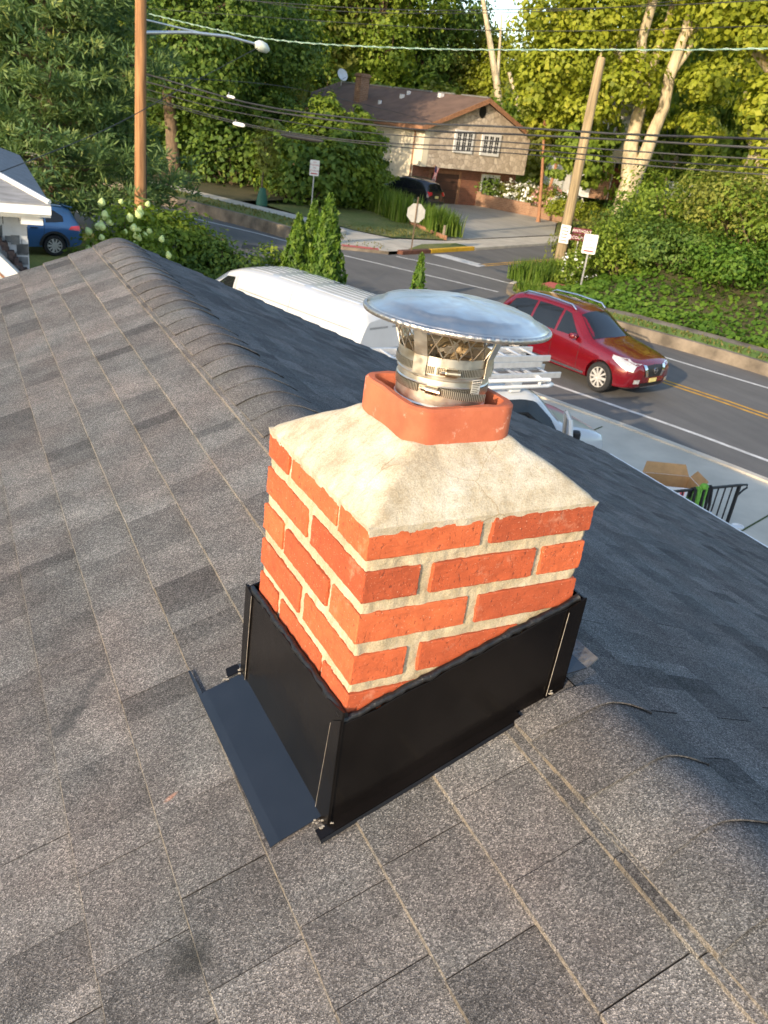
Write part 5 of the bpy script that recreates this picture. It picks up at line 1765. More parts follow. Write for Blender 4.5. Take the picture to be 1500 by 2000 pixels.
rv = MB(); rv.box(3.05, 3.25, -1.0, 1.6, 6.765, 6.85); rv.box(3.05, 3.25, 2.4, 4.0, 6.765, 6.85); rv.box(3.05, 3.25, 4.8, 9.0, 6.765, 6.85); rv.box(3.05, 3.25, 9.4, 15.6, 6.765, 6.85)
islands(rv.build('ridge_vent', 'galv', ro))
ch = MB(); ch.box(-.1, .6, 8.6, 9.3, 4.9, 7.35); ch.box(-.18, .68, 8.52, 9.38, 7.15, 7.28)
o = ch.build('roof_chimney', 'brickred', ro); box_uv(o)
vp_ = MB()
for (x, y, s_) in ((1.6, 6.0, .12), (2.5, 3.0, .16), (2.3, 6.2, .1), (.2, 6.6, .09)):
    z = 4.70 + (x + 2.05) / 5.2 * 2.08
    vp_.box(x - s_, x + s_, y - s_, y + s_, z - .05, z + .22)
islands(vp_.build('roof_vent', 'trim_white', ro))
dp = MB(); dp.tube([(-1.66, .12, .1), (-1.66, .12, 4.3), (-1.95, .2, 4.45)], .05, 6)
dp.build('downpipe', 'bark_red', fh)
lw = MB(); lw.box(-1.66, -1.601, 13.0, 15.0, 3.0, 4.3)
lo_ = lw.build('window', 'trim_white', fh)
lg = MB(); lg.box(-1.67, -1.66, 13.15, 14.85, 3.1, 4.2); lg.build('pane', 'win_glass', lo_)
# dish
T = Matrix.Translation(HA) @ Matrix.Rotation(HANG, 4, 'Z')
dr = empty('satellite_dish', T @ Vector((2.5, 14.8, 6.5)), HANG, 'white satellite dish on the left end of the brown roof', 'satellite dish')
MB().tube([(0, 0, -.2), (0, 0, .55)], .04, 6).build('mast', 'galv', dr)
ds = MB().lathe([(.001, -.10), (.2, -.08), (.38, -.02), (.46, .03)], 20, Matrix.Translation((0, -.08, .75)) @ Matrix.Rotation(rad(65), 4, 'X'))
o = ds.build('dish', 'white_paint', dr, smooth=60); so = o.modifiers.new('solidify', 'SOLIDIFY'); so.thickness = .02
MB().tube([(0, -.1, .45), (0, -.55, .6)], .02, 5).build('feed_arm', 'galv', dr)
# flag by the garage
fr_ = empty('flag', T @ Vector((-.7, -.10, 2.05)), HANG, 'small striped flag drooping from a staff beside the brown garage door', 'flag')
MB().tube([(0, 0, 0), (.25, -.75, .45)], .018, 6).build('staff', 'bark_red', fr_)
nst = 7
for k in range(nst):
    pf = MB()
    rows = []
    for q in range(7):
        f = q / 6
        rows.append([(.25 - .03 * f + .05 * math.sin(5 * f + k * .3) + (.10 * kk), -.75 + .12 * f + .60 * kk * .0 + .04 * math.sin(7 * f), .43 - .95 * f - .05 * kk) for kk in (k / nst * 3.2, (k + 1) / nst * 3.2)])
    pf.grid(rows)
    o = pf.build('flag_stripe', 'sign_red' if k % 2 == 0 else 'sign_white', fr_)
    so = o.modifiers.new('solidify', 'SOLIDIFY'); so.thickness = .006
cf = MB().grid([[(.245 + .05 * math.sin(5 * f) + .10 * kk, -.762 + .12 * f + .04 * math.sin(7 * f), .44 - .95 * f - .05 * kk) for kk in (0, 1.6)] for f in (0, .1, .2, .3, .4)])
o = cf.build('flag_canton', mat('navy_cloth', (.02, .03, .10), .8), fr_); so = o.modifiers.new('solidify', 'SOLIDIFY'); so.thickness = .012

# second house behind the sycamore
H2 = pol(45.55, 62)
a2 = rad(-26)
h2 = empty('second_house', (H2.x, H2.y, 1.75), a2, 'cream sided house with a brick garage half hidden behind the sycamore', 'house')
b = MB(); b.prism([(-6.3, .5, 0), (0, .5, 0), (0, .5, 4.9), (-3.15, .5, 6.3), (-6.3, .5, 4.9)], (0, 10, 0)); b.build('wall', 'white_paint', h2)
b = MB(); b.box(-6.3, .05, -.25, .49, 2.35, 4.9); b.build('upper_front', 'siding_cream', h2)
b = MB()
for k in range(12):
    z = 2.38 + k * .21
    b.prism([(-6.3, -.254, z), (-6.3, -.28, z), (-6.3, -.254, z + .2)], (6.35, 0, 0))
b.build('clapboard', 'siding_cream', h2)
b = MB(); b.box(-1.1, 0, .44, .498, 0, 2.35); b.box(-5.2, -4.0, .44, .498, 0, 2.35)
o = b.build('brick_pier', 'brickred', h2); box_uv(o); islands(o)
b = MB(); b.box(-3.9, -1.12, .46, .497, 0, 2.0); gdo = b.build('garage_door', 'garage_red', h2)
b = MB()
for k in range(1, 4):
    b.box(-3.9, -1.12, .452, .46, .5 * k - .015, .5 * k + .015)
b.build('panel_groove', 'black_plastic', gdo)
b = MB(); b.box(-3.9, -1.12, .455, .497, 2.0, 2.34); b.build('garage_lintel', 'black_plastic', h2)
for (x0, x1) in ((-2.9, -1.3), (-5.6, -4.2)):
    b = MB(); b.box(x0 - .1, x1 + .1, -.31, -.285, 3.35, 4.6); wo = b.build('window', 'trim_white', h2)
    b = MB()
    for i in range(3):
        w_ = (x1 - x0) / 3
        b.box(x0 + i * w_ + .06, x0 + (i + 1) * w_ - .06, -.318, -.311, 3.45, 4.5)
    b.build('pane', 'win_glass', wo)
b = MB()
for sg in (-1, 1):
    b.prism([(-3.15 + sg * 3.7, -.7, 4.72), (-3.15, -.7, 6.4), (-3.15, 10.8, 6.4), (-3.15 + sg * 3.7, 10.8, 4.72)], (0, 0, .12))
b.build('roof', 'roof_brown', h2)
pf_ = pol(47.6, 55, 2.1)
pfo = empty('wire_fence', pf_, rad(-42), 'grey fence with wooden posts right of the second house garage', 'fence')
b = MB(); b.box(-2.4, 2.6, -.02, .02, .1, 1.55); b.build('fence_panel', mat('grey_mesh_fence', (.16, .18, .17), .7), pfo)
for x in (-2.4, -1.0, .2, 1.3, 2.5):
    MB().box(x - .06, x + .06, -.06, .06, 0, 1.7).build('fence_post', 'wood_pole_b', pfo)
b = MB(); b.box(-1.6, 1.8, -.16, .16, 0, .85)
o = b.build('garden_wall', 'brickred', loc=pol(46.3, 53.5, 1.9), rot=(0, 0, rad(-44))); box_uv(o)
tag(o, 'low orange brick garden wall right of the red brown garage door', 'garden wall')

# neighbour house at the far left edge
nb = empty('neighbour_house', (.02, 15.9, -.18), rad(-3), 'white shingle sided bungalow with a grey roof at the left edge', 'house')
# local x to the right, y away ; corner of the wall at x = .75
b = MB(); b.box(-9, 1.28, 0, 7, 0, 3.05); b.build('wall', mat('dark_sheathing', (.07, .075, .08), .9), nb)
b = MB()
R = random.Random(301)
for k in range(13):
    z = .12 + k * .225
    x = -2.2 - R.uniform(0, .4)
    while x < 1.28:
        w_ = R.uniform(.38, .52)
        x1 = min(x + w_, 1.295)
        b.prism([(x, -.002, z), (x, -.026, z - R.uniform(0, .012)), (x, -.006, z + .235)], (x1 - x - .012, 0, 0), R.random())
        x += w_
b.build('shingle_siding', 'siding_white', nb)
b = MB()
R = random.Random(302)
for k in range(16):
    x, z = R.uniform(.75, 1.1), R.uniform(1.5, 2.7)
    b.box(x, min(x + R.uniform(.08, .25), 1.28), -.034, -.024, z, z + R.uniform(.08, .2))
b.build('bare_patch', mat('grey_torn_underlay', (.12, .13, .14), .9, 0, .3, 9), nb)
b = MB(); b.box(-9.3, 1.62, -.78, -.68, 3.10, 3.24); b.box(-9.3, 1.62, -.90, -.78, 3.16, 3.30); b.build('gutter', 'trim_white', nb)
b = MB(); b.box(-9.3, 1.45, -.68, -.004, 3.06, 3.09); b.box(1.15, 1.5, -.66, 6.6, 2.95, 3.06); b.build('soffit', 'trim_white', nb)
b = MB(); b.prism([(-9.4, -.86, 3.27), (1.62, -.86, 3.27), (-1.9, 3.2, 4.65), (-9.4, 3.2, 4.65)], (0, 0, .06)); b.prism([(1.62, -.86, 3.27), (1.62, 7.4, 3.27), (-1.9, 3.2, 4.65)], (0, 0, .06)); b.prism([(1.62, 7.4, 3.27), (-9.4, 7.4, 3.27), (-9.4, 3.2, 4.65), (-1.9, 3.2, 4.65)], (0, 0, .06))
b.build('roof', 'roof_grey', nb)
b = MB(); b.tube([(1.60, -.84, 3.36), (-1.9, 3.2, 4.74)], .045, 6); b.build('hip_cap', 'trim_white', nb)
po_ = MB(); po_.prism([(-.6, -.62, 4.05 - .2), (1.22, -.62, 1.93), (1.06, -.62, 1.80), (-.6, -.62, 3.45)], (0, .55, 0))
po_.build('porch_roof', 'white_paint', nb)
po_ = MB()
R = random.Random(303)
for k in range(24):
    f = k / 23
    x = .55 + .65 * f
    z = 2.78 - .80 * f
    po_.box(x, x + R.uniform(.05, .12), -.12 - R.uniform(0, .10), -.04, z + R.uniform(-.03, .03), z + R.uniform(.05, .10))
po_.build('torn_roofing', mat('torn_brown_roofing', (.075, .05, .045), .9, 0, .4, 14), nb)
b = MB(); b.prism([(-.6, -.64, 3.42), (1.06, -.64, 1.77), (1.06, -.64, 1.82), (-.6, -.64, 3.47)], (0, .018, 0)); b.build('porch_trim', 'bark_red', nb)

# ------------------------------------------------------------------ vehicles
def mono(xs, ys, q):
    """monotone cubic interpolation"""
    xs, ys = np.array(xs, float), np.array(ys, float)
    h = np.diff(xs); d = np.diff(ys) / h
    m_ = np.zeros_like(xs)
    m_[0], m_[-1] = d[0], d[-1]
    for i in range(1, len(xs) - 1):
        m_[i] = 0 if d[i - 1] * d[i] <= 0 else 2 / (1 / d[i - 1] + 1 / d[i])
    i = np.clip(np.searchsorted(xs, q, 'right') - 1, 0, len(xs) - 2)
    t = (q - xs[i]) / h[i]
    return ys[i] * (1 + 2 * t) * (1 - t) ** 2 + m_[i] * h[i] * t * (1 - t) ** 2 + ys[i + 1] * t * t * (3 - 2 * t) + m_[i + 1] * h[i] * t * t * (t - 1)
def car_body(st, L, paint, parent, wheels, wr, half, name='body'):
    """st rows: s, zb, zbelt, ztop, wsill, wmid, wbelt, wtop ; s from the nose; local +X forward"""
    st = np.array(st, float)
    ss = np.unique(np.concatenate([np.linspace(0, L, 64), st[:, 0], np.linspace(0, .3, 8), np.linspace(L - .3, L, 8)]))
    cols = [mono(st[:, 0], st[:, k], ss) for k in range(1, 8)]
    rows = []
    for i, s_ in enumerate(ss):
        zb, zl, zt, ws, wm, wb, wt = [c[i] for c in cols]
        dz = zt - zl
        ctrl = [(0, zb), (ws * .8, zb), (ws, zb + .05), (wm, zb + (zl - zb) * .42), (wm * .995, zb + (zl - zb) * .75), (wb, zl), (wb - (wb - wt) * .55, zl + dz * .55), (wt, zt - min(.07, dz * .18)), (wt * .90, zt - min(.012, dz * .04)), (wt * .5, zt + .022), (0, zt + .03)]
        rows.append([(L / 2 - s_, y, z) for y, z in ctrl] + [(L / 2 - s_, -y, z) for y, z in ctrl[-2:0:-1]])
    m_ = MB()
    n = len(rows[0])
    m_.add([p for r in rows for p in r], [(i * n + k, i * n + (k + 1) % n, (i + 1) * n + (k + 1) % n, (i + 1) * n + k) for i in range(len(rows) - 1) for k in range(n)] + [tuple(range(n)), tuple(range((len(rows) - 1) * n, len(rows) * n))[::-1]])
    o = recalc(m_.build(name, paint, None, smooth=38))
    bv = BVHTree.FromPolygons([v.co.copy() for v in o.data.vertices], [tuple(p.vertices) for p in o.data.polygons])
    cut = MB()
    for s_ in wheels:
        cut.lathe([(.001, -half - .3), (wr * 1.17, -half - .3), (wr * 1.17, -half + .32), (.001, -half + .32)], 28, Matrix.Translation((L / 2 - s_, 0, wr)) @ Matrix.Rotation(rad(-90), 4, 'X'))
        cut.lathe([(.001, half - .32), (wr * 1.17, half - .32), (wr * 1.17, half + .3), (.001, half + .3)], 28, Matrix.Translation((L / 2 - s_, 0, wr)) @ Matrix.Rotation(rad(-90), 4, 'X'))
    co = recalc(cut.build('cutter', 'black_plastic'))
    mod = o.modifiers.new('arch', 'BOOLEAN')
    mod.operation = 'DIFFERENCE'; mod.object = co; mod.solver = 'EXACT'
    bpy.context.view_layer.update()
    me = bpy.data.meshes.new_from_object(o.evaluated_get(bpy.context.evaluated_depsgraph_get()))
    o.modifiers.clear()
    o.data = me
    me.name = name
    bpy.data.objects.remove(co)
    o.parent = parent
    return o, bv
def decal(bv, name, material, parent, top, bot, side=None, off=.006, n=10, m=5, thick=0.0):
    """patch lying on the body. side: +1/-1 -> points are (X,Z) projected along y; 'F'/'B' -> (Y,Z) along x; 'T' -> (X,Y) from above"""
    def samp(line, f):
        t = f * (len(line) - 1)
        i = min(int(t), len(line) - 2)
        t -= i
        return (line[i][0] * (1 - t) + line[i + 1][0] * t, line[i][1] * (1 - t) + line[i + 1][1] * t)
    rows = []
    for j in range(m + 1):
        row = []
        for i in range(n + 1):
            a, b = samp(top, i / n), samp(bot, i / n)
            u, v = a[0] * (1 - j / m) + b[0] * j / m, a[1] * (1 - j / m) + b[1] * j / m
            if side in (1, -1):
                og, dr = Vector((u, side * 3, v)), Vector((0, -side, 0))
            elif side == 'T':
                og, dr = Vector((u, v, 5)), Vector((0, 0, -1))
            else:
                sg = 1 if side == 'F' else -1
                og, dr = Vector((sg * 6, u, v)), Vector((-sg, 0, 0))
            h, nn, _, _ = bv.ray_cast(og, dr)
            if h is None:
                h, nn, _, _ = bv.find_nearest(og + dr * 2)
            if nn.dot(dr) > 0:
                nn = -nn
            row.append(h + nn * off)
        rows.append(row)
    o = MB().grid(rows).build(name, material, parent, smooth=60)
    return o
def wheel(parent, x, y, wr, spokes=10, wdt=.23, rim='alloy'):
    sg = 1 if y > 0 else -1
    w_ = empty('wheel', (x, y, wr), 0)
    w_.parent = parent
    T = Matrix.Rotation(rad(-90 * sg), 4, 'X')
    m_ = MB().lathe([(wr * .66, -wdt / 2), (wr * .92, -wdt / 2), (wr, -wdt * .36), (wr, wdt * .36), (wr * .92, wdt / 2), (wr * .68, wdt / 2), (wr * .66, wdt * .3), (wr * .66, -wdt / 2)], 30, T)
    recalc(m_.build('tyre', 'rubber', w_, smooth=40))
    r_ = MB()
    r_.lathe([(wr * .685, wdt * .30), (wr * .685, wdt * .46), (wr * .64, wdt * .46), (wr * .62, wdt * .30)], 30, T)
    for k in range(spokes):
        a = 2 * math.pi * k / spokes
        w0 = .03 if k % 2 == 0 else .02
        q = [(wr * .12, -w0), (wr * .65, -w0 * 1.15), (wr * .65, w0 * 1.15), (wr * .12, w0)]
        pts = [T @ Vector((px * math.cos(a) - py * math.sin(a), px * math.sin(a) + py * math.cos(a), wdt * .40)) for px, py in q]
        r_.prism(pts, T.to_3x3() @ Vector((0, 0, .03)))
    r_.lathe([(.001, wdt * .46), (wr * .15, wdt * .44), (wr * .16, wdt * .36)], 14, T)
    r_.build('rim', rim, w_, smooth=40)
    d_ = MB().lathe([(.001, wdt * .2), (wr * .66, wdt * .2)], 20, T)
    d_.build('brake_disc', 'black_plastic', w_)
    return w_
def shift(pts, L):
    return [(L / 2 - s_, z) for s_, z in pts]

def suv(name, label, cat, loc, heading, L, W, H, paint, wr, st, side_wins, ws, rw, wheels, front=True, rear=True, rails='chrome', spokes=10, cladding=False):
    t = empty(name, loc, heading, label, cat)
    half = W / 2
    body, bv = car_body(st, L, paint, t, wheels, wr, half)
    for sg in (1, -1):
        for top, bot in side_wins:
            decal(bv, 'side_window', 'dark_glass', t, shift(top, L), shift(bot, L), sg)
        for s_ in wheels:
            wheel(t, L / 2 - s_, sg * (half - .125), wr, spokes)
    if ws:
        decal(bv, 'windscreen', 'dark_glass', t, [(L / 2 - ws[1], -ws[3]), (L / 2 - ws[1] - .04, 0), (L / 2 - ws[1], ws[3])], [(L / 2 - ws[0], -ws[2]), (L / 2 - ws[0] + .06, 0), (L / 2 - ws[0], ws[2])], 'T')
    if rw:
        decal(bv, 'rear_window', 'dark_glass', t, [(-rw[2], rw[3]), (rw[2], rw[3])], [(-rw[1], rw[0]), (rw[1], rw[0])], 'B')
    return t, body, bv

# red crossover
L = 5.0
red_st = [(0.0, .46, .66, .76, .42, .46, .46, .40), (.06, .34, .74, .86, .66, .70, .68, .60), (.22, .27, .82, .95, .84, .88, .84, .74), (.55, .24, .90, 1.02, .91, .95, .90, .80), (1.0, .24, .97, 1.10, .93, .97, .92, .82), (1.40, .24, 1.03, 1.17, .93, .97, .92, .80), (1.75, .24, 1.06, 1.38, .93, .97, .92, .70),
          (2.25, .24, 1.08, 1.67, .93, .97, .92, .64), (2.7, .24, 1.09, 1.75, .93, .97, .92, .645), (3.6, .24, 1.11, 1.755, .93, .97, .92, .64), (4.35, .26, 1.14, 1.70, .92, .96, .91, .61), (4.72, .30, 1.14, 1.55, .90, .94, .88, .62), (4.93, .36, 1.08, 1.16, .84, .88, .82, .72), (5.0, .46, .98, 1.04, .74, .78, .74, .64)]
rloc = Vector((13.77, 14.85, .006))
rh = rad(-78.5)
t, body, bv = suv('red_car', 'dark red crossover car driving on the road with chrome roof rails', 'car', rloc, rh, L, 1.94, 1.77, 'red_paint', .375, red_st,
                  [([(1.98, 1.22), (2.42, 1.60), (2.62, 1.64)], [(1.86, 1.13), (2.4, 1.13), (2.62, 1.13)]), ([(2.70, 1.65), (3.2, 1.66), (3.55, 1.65)], [(2.70, 1.13), (3.2, 1.135), (3.55, 1.145)]), ([(3.63, 1.65), (4.1, 1.62), (4.42, 1.53)], [(3.63, 1.15), (4.1, 1.17), (4.55, 1.24)])],
                  (1.46, 2.16, .78, .58), (1.18, .62, .52, 1.55), (.95, 3.85))
for sg in (1, -1):
    # roof rails
    rl = MB().tube([(L / 2 - 2.35, sg * .60, 1.70), (L / 2 - 2.5, sg * .60, 1.80), (L / 2 - 3.4, sg * .60, 1.825), (L / 2 - 4.1, sg * .58, 1.79), (L / 2 - 4.25, sg * .58, 1.71)], .026, 8)
    rl.build('roof_rail', 'chrome', t, smooth=60)
    decal(bv, 'headlight', 'lamp_clear', t, shift([(.10, .90), (.35, .98), (.72, 1.00)], L), shift([(.10, .72), (.35, .78), (.70, .93)], L), sg, .008)
    mi = MB().lathe([(.001, -.12), (.07, -.10), (.10, -.02), (.09, .08), (.001, .11)], 12, Matrix.Translation((L / 2 - 1.93, sg * 1.04, 1.17)) @ Matrix.Rotation(rad(90), 4, 'X') @ Matrix.Scale(.8, 4, (0, 1, 0)))
    mi.build('wing_mirror', 'red_paint', t, smooth=60)
    for s_ in (2.95, 3.9):
        hb = MB().box(L / 2 - s_ - .11, L / 2 - s_ + .11, sg * .955 if sg > 0 else -.985, .985 if sg > 0 else -.955, .945, .975)
        hb.build('door_handle', 'chrome', t, bev=.008)
    for s_ in (1.72, 2.66, 3.6):
        decal(bv, 'door_gap', 'ink', t, shift([(s_, 1.10), (s_ + .012, 1.10)], L), shift([(s_, .34), (s_ + .012, .34)], L), sg, .002, 1, 8)
    decal(bv, 'sill_trim', 'chrome', t, shift([(1.45, .38), (3.35, .40)], L), shift([(1.45, .32), (3.35, .34)], L), sg, .012, 10, 1)
    decal(bv, 'fog_lamp', 'lamp_clear', t, [(sg * .52, .54), (sg * .70, .54)], [(sg * .52, .44), (sg * .70, .44)], 'F', .01, 4, 3)
    decal(bv, 'tail_lamp', 'lamp_red', t, [(sg * .60, 1.12), (sg * .80, 1.16)], [(sg * .60, .95), (sg * .80, .92)], 'B', .01, 4, 3)
gr = decal(bv, 'grille', 'black_plastic', t, [(-.44, .86), (0, .885), (.44, .86)], [(-.36, .60), (0, .58), (.36, .60)], 'F', .010, 12, 6)
for sg in (1, -1):
    decal(bv, 'grille_bar', 'chrome', gr, [(sg * .33, .87), (sg * .45, .885)], [(sg * .24, .60), (sg * .34, .60)], 'F', .022, 3, 6)
hx = bv.ray_cast(Vector((6, 0, .75)), Vector((-1, 0, 0)))[0]
em = MB()
em.lathe([(.055, -.012), (.075, -.012), (.075, .012), (.055, .012)], 20, Matrix.Translation(hx + Vector((.03, 0, 0))) @ Matrix.Rotation(rad(90), 4, 'Y'), closed=True)
em.box(hx.x + .02, hx.x + .045, -.085, .085, hx.z - .016, hx.z + .016)
em.build('badge', 'chrome', gr)
decal(bv, 'lower_intake', 'black_plastic', t, [(-.5, .45), (.5, .45)], [(-.44, .36), (.44, .36)], 'F', .008, 8, 2)
decal(bv, 'skid_trim', 'alum', t, [(-.36, .345), (.36, .345)], [(-.34, .31), (.34, .31)], 'F', .02, 8, 1)
pl = bv.ray_cast(Vector((6, .0, .50)), Vector((-1, 0, 0)))[0]
b = MB(); b.box(pl.x + .01, pl.x + .022, -.15, .15, .46, .56); b.build('number_plate', 'plate', t, bev=.004)

t.scale = (.90, .935, .935)

# dark car in the far driveway
L = 4.6
blk_st = [(0, .5, .66, .74, .5, .55, .55, .45), (.15, .3, .82, .92, .82, .86, .82, .7), (.9, .26, .96, 1.06, .88, .92, .88, .76), (1.35, .26, 1.02, 1.16, .88, .92, .88, .72), (2.05, .26, 1.05, 1.60, .88, .92, .87, .60), (2.6, .26, 1.06, 1.68, .88, .92, .87, .61), (3.6, .26, 1.08, 1.67, .88, .92, .87, .60), (4.25, .28, 1.10, 1.56, .87, .91, .86, .58), (4.48, .34, 1.08, 1.18, .86, .90, .84, .70), (4.6, .42, .95, 1.02, .78, .82, .78, .66)]
bl_h = math.atan2(.92, -.40)
t, body, bv = suv('dark_car', 'black car parked tail towards us in the far driveway by the garage', 'car', Vector((26.6, 47.2, .135)), bl_h, L, 1.84, 1.7, 'black_paint', .35, blk_st,
                  [([(1.8, 1.2), (2.2, 1.55), (2.5, 1.58)], [(1.7, 1.10), (2.2, 1.10), (2.5, 1.10)]), ([(2.57, 1.58), (3.0, 1.59), (3.4, 1.57)], [(2.57, 1.10), (3.0, 1.11), (3.4, 1.12)]), ([(3.47, 1.57), (3.8, 1.54), (4.05, 1.46)], [(3.47, 1.13), (3.8, 1.15), (4.12, 1.2)])],
                  (1.42, 2.0, .74, .56), (1.14, .64, .54, 1.48), (.9, 3.65))
for sg in (1, -1):
    MB().tube([(L / 2 - 2.2, sg * .56, 1.68), (L / 2 - 3.0, sg * .57, 1.75), (L / 2 - 3.9, sg * .55, 1.70)], .025, 6).build('roof_rail', 'chrome', t)
    decal(bv, 'tail_lamp', 'lamp_red', t, [(sg * .50, 1.08), (sg * .84, 1.10)], [(sg * .50, .92), (sg * .84, .86)], 'B', .012, 5, 3)
b = MB(); b.box(-L / 2 - .02, -L / 2 - .004, -.17, .17, .74, .88); b.build('number_plate', 'plate', t)
b = MB(); b.box(-L / 2 - .025, -L / 2 + .02, -.78, .78, .40, .58); b.build('rear_bumper', 'black_plastic', t, bev=.03)

# blue car behind the neighbour's house
L = 4.6
t, body, bv = suv('blue_car', 'bright blue crossover car parked behind the white sided bungalow', 'car', Vector((1.95, 27.6, .03)), rad(188), L, 1.86, 1.7, 'blue_paint', .36, blk_st,
                  [([(1.8, 1.2), (2.2, 1.55), (2.5, 1.58)], [(1.7, 1.10), (2.2, 1.10), (2.5, 1.10)]), ([(2.57, 1.58), (3.0, 1.59), (3.35, 1.57)], [(2.57, 1.10), (3.0, 1.11), (3.35, 1.12)]), ([(3.40, 1.57), (3.7, 1.52), (3.98, 1.34)], [(3.40, 1.13), (3.7, 1.14), (3.98, 1.17)])],
                  (1.42, 2.0, .74, .56), (1.14, .64, .54, 1.48), (.9, 3.65), spokes=10)
for sg in (1, -1):
    MB().tube([(L / 2 - 2.0, sg * .57, 1.66), (L / 2 - 3.0, sg * .58, 1.73), (L / 2 - 4.0, sg * .56, 1.66)], .022, 6).build('roof_rail', 'chrome', t)
    decal(bv, 'tail_lamp', 'lamp_red', t, shift([(4.22, 1.03), (4.5, 1.06)], L), shift([(4.12, .92), (4.5, .88)], L), sg, .012, 5, 3)
    decal(bv, 'tail_lamp', 'lamp_red', t, [(sg * .50, 1.06), (sg * .80, 1.06)], [(sg * .50, .92), (sg * .80, .88)], 'B', .012, 5, 3)
    arch = []
    T_ = Matrix.Translation((L / 2 - 3.65, sg * .93, .36))
    am = MB()
    for r0_, r1_ in ((.42, .50),):
        rows = [[T_ @ Vector((r * math.cos(a), dy, r * math.sin(a))) for a in [math.pi * k / 14 for k in range(15)]] for r, dy in ((r0_, 0), (r0_, sg * .012), (r1_, sg * .012), (r1_, -sg * .03))]
        am.grid(rows)
    am.build('wheel_arch_trim', 'black_plastic', t)
    decal(bv, 'door_gap', 'ink', t, shift([(3.36, 1.10), (3.372, 1.10)], L), shift([(3.25, .45), (3.262, .45)], L), sg, .002, 1, 8)
    b = MB().box(L / 2 - 3.12, L / 2 - 2.88, sg * .905 if sg > 0 else -.94, .94 if sg > 0 else -.905, .945, .975); b.build('door_handle', 'black_plastic', t)
b = MB(); b.prism([(-L / 2 + .50, -.58, 1.66), (-L / 2 + .50, .58, 1.66), (-L / 2 + .22, .56, 1.60), (-L / 2 + .22, -.56, 1.60)], (0, 0, .035)); b.build('spoiler', 'blue_paint', t, bev=.01)
t.scale = (.9, .9, .86)

# white panel van beside the house
L = 6.0
van_st = [(0, .45, .70, .80, .55, .6, .6, .5), (.12, .3, .85, .95, .80, .84, .82, .7), (.7, .25, .98, 1.08, .86, .9, .87, .76), (1.0, .25, 1.05, 1.25, .86, .9, .87, .74), (1.75, .25, 1.10, 1.70, .86, .9, .87, .68), (2.15, .25, 1.10, 1.80, .86, .9, .87, .69), (2.9, .25, 1.10, 1.84, .86, .9, .88, .70), (5.7, .25, 1.10, 1.83, .86, .9, .88, .70), (5.92, .28, 1.10, 1.78, .85, .89, .86, .68), (6.0, .34, 1.08, 1.62, .80, .84, .82, .62)]
va = rad(108.6)
t, body, bv = suv('white_van', 'white panel van with a ribbed roof parked beyond the shaded roof slope', 'van', Vector((6.51, 16.08, .06)), va, L, 1.8, 1.84, 'white_car', .33, van_st,
                  [([(1.25, 1.2), (1.75, 1.58), (2.05, 1.62)], [(1.15, 1.12), (1.7, 1.12), (2.05, 1.12)])], (1.02, 1.72, .74, .60), None, (.85, 4.7))
for k in range(7):
    y = -.48 + .16 * k
    for a_, b_ in ((2.25, 3.0), (3.2, 4.0), (4.2, 5.6)):
        decal(bv, 'roof_rib', 'white_paint', t, [(L / 2 - a_, y - .028), (L / 2 - b_, y - .028)], [(L / 2 - a_, y + .028), (L / 2 - b_, y + .028)], 'T', .016, 4, 1)
for sg in (1, -1):
    for z in (.78, 1.05, 1.42):
        decal(bv, 'side_crease', mat('panel_line_grey', (.24, .25, .26), .5) if z < .8 and sg > 0 else bpy.data.materials['panel_line_grey'], t, shift([(2.25, z + .012), (5.75, z + .012)], L), shift([(2.25, z - .012), (5.75, z - .012)], L), sg, .003, 14, 1)
    for s_ in (2.12, 3.9, 5.78):
        decal(bv, 'panel_gap', bpy.data.materials['panel_line_grey'], t, shift([(s_, 1.74), (s_ + .016, 1.74)], L), shift([(s_, .4), (s_ + .016, .4)], L), sg, .003, 1, 14)
    decal(bv, 'tail_lamp', 'lamp_red', t, [(sg * .70, 1.2), (sg * .80, 1.2)], [(sg * .70, .9), (sg * .80, .9)], 'B', .01, 2, 4)
for (y0, y1) in ((-.56, -.06), (.06, .56)):
    decal(bv, 'rear_door_panel', bpy.data.materials['panel_line_grey'], t, [(y0, 1.50), (y1, 1.50)], [(y0, 1.46), (y1, 1.46)], 'B', .004, 6, 1)
    decal(bv, 'rear_door_panel', bpy.data.materials['panel_line_grey'], t, [(y0, 1.06), (y1, 1.06)], [(y0, 1.04), (y1, 1.04)], 'B', .004, 6, 1)

# white pickup with ladder rack
L = 4.9
pk_st = [(0, .5, .74, .84, .62, .66, .66, .6), (.1, .36, .86, .98, .80, .84, .82, .76), (.4, .32, .95, 1.08, .84, .88, .85, .78), (.85, .32, 1.0, 1.17, .84, .88, .86, .76), (1.0, .32, 1.02, 1.26, .84, .88, .86, .72), (1.42, .32, 1.03, 1.62, .84, .88, .86, .63), (1.68, .32, 1.03, 1.71, .84, .88, .86, .63), (2.7, .32, 1.03, 1.71, .84, .88, .86, .63), (2.86, .34, 1.02, 1.60, .84, .88, .86, .64), (2.94, .36, .98, 1.02, .84, .88, .86, .80), (3.1, .36, .90, .94, .84, .88, .87, .84), (4.8, .38, .90, .94, .84, .88, .87, .84), (4.9, .42, .86, .90, .82, .86, .85, .82)]
ploc = Vector((6.62, 9.30, .065))
pa = rad(0)
t, body, bv = suv('white_pickup', 'white pickup truck with its door open and a ladder rack on top', 'truck', ploc, pa, L, 1.76, 1.73, 'white_car', .35, pk_st,
                  [([(1.22, 1.3), (1.52, 1.56), (1.75, 1.60), (2.35, 1.60)], [(1.10, 1.10), (1.5, 1.08), (1.75, 1.08), (2.42, 1.08)])], (1.02, 1.40, .72, .58), None, (.75, 3.75), spokes=5)
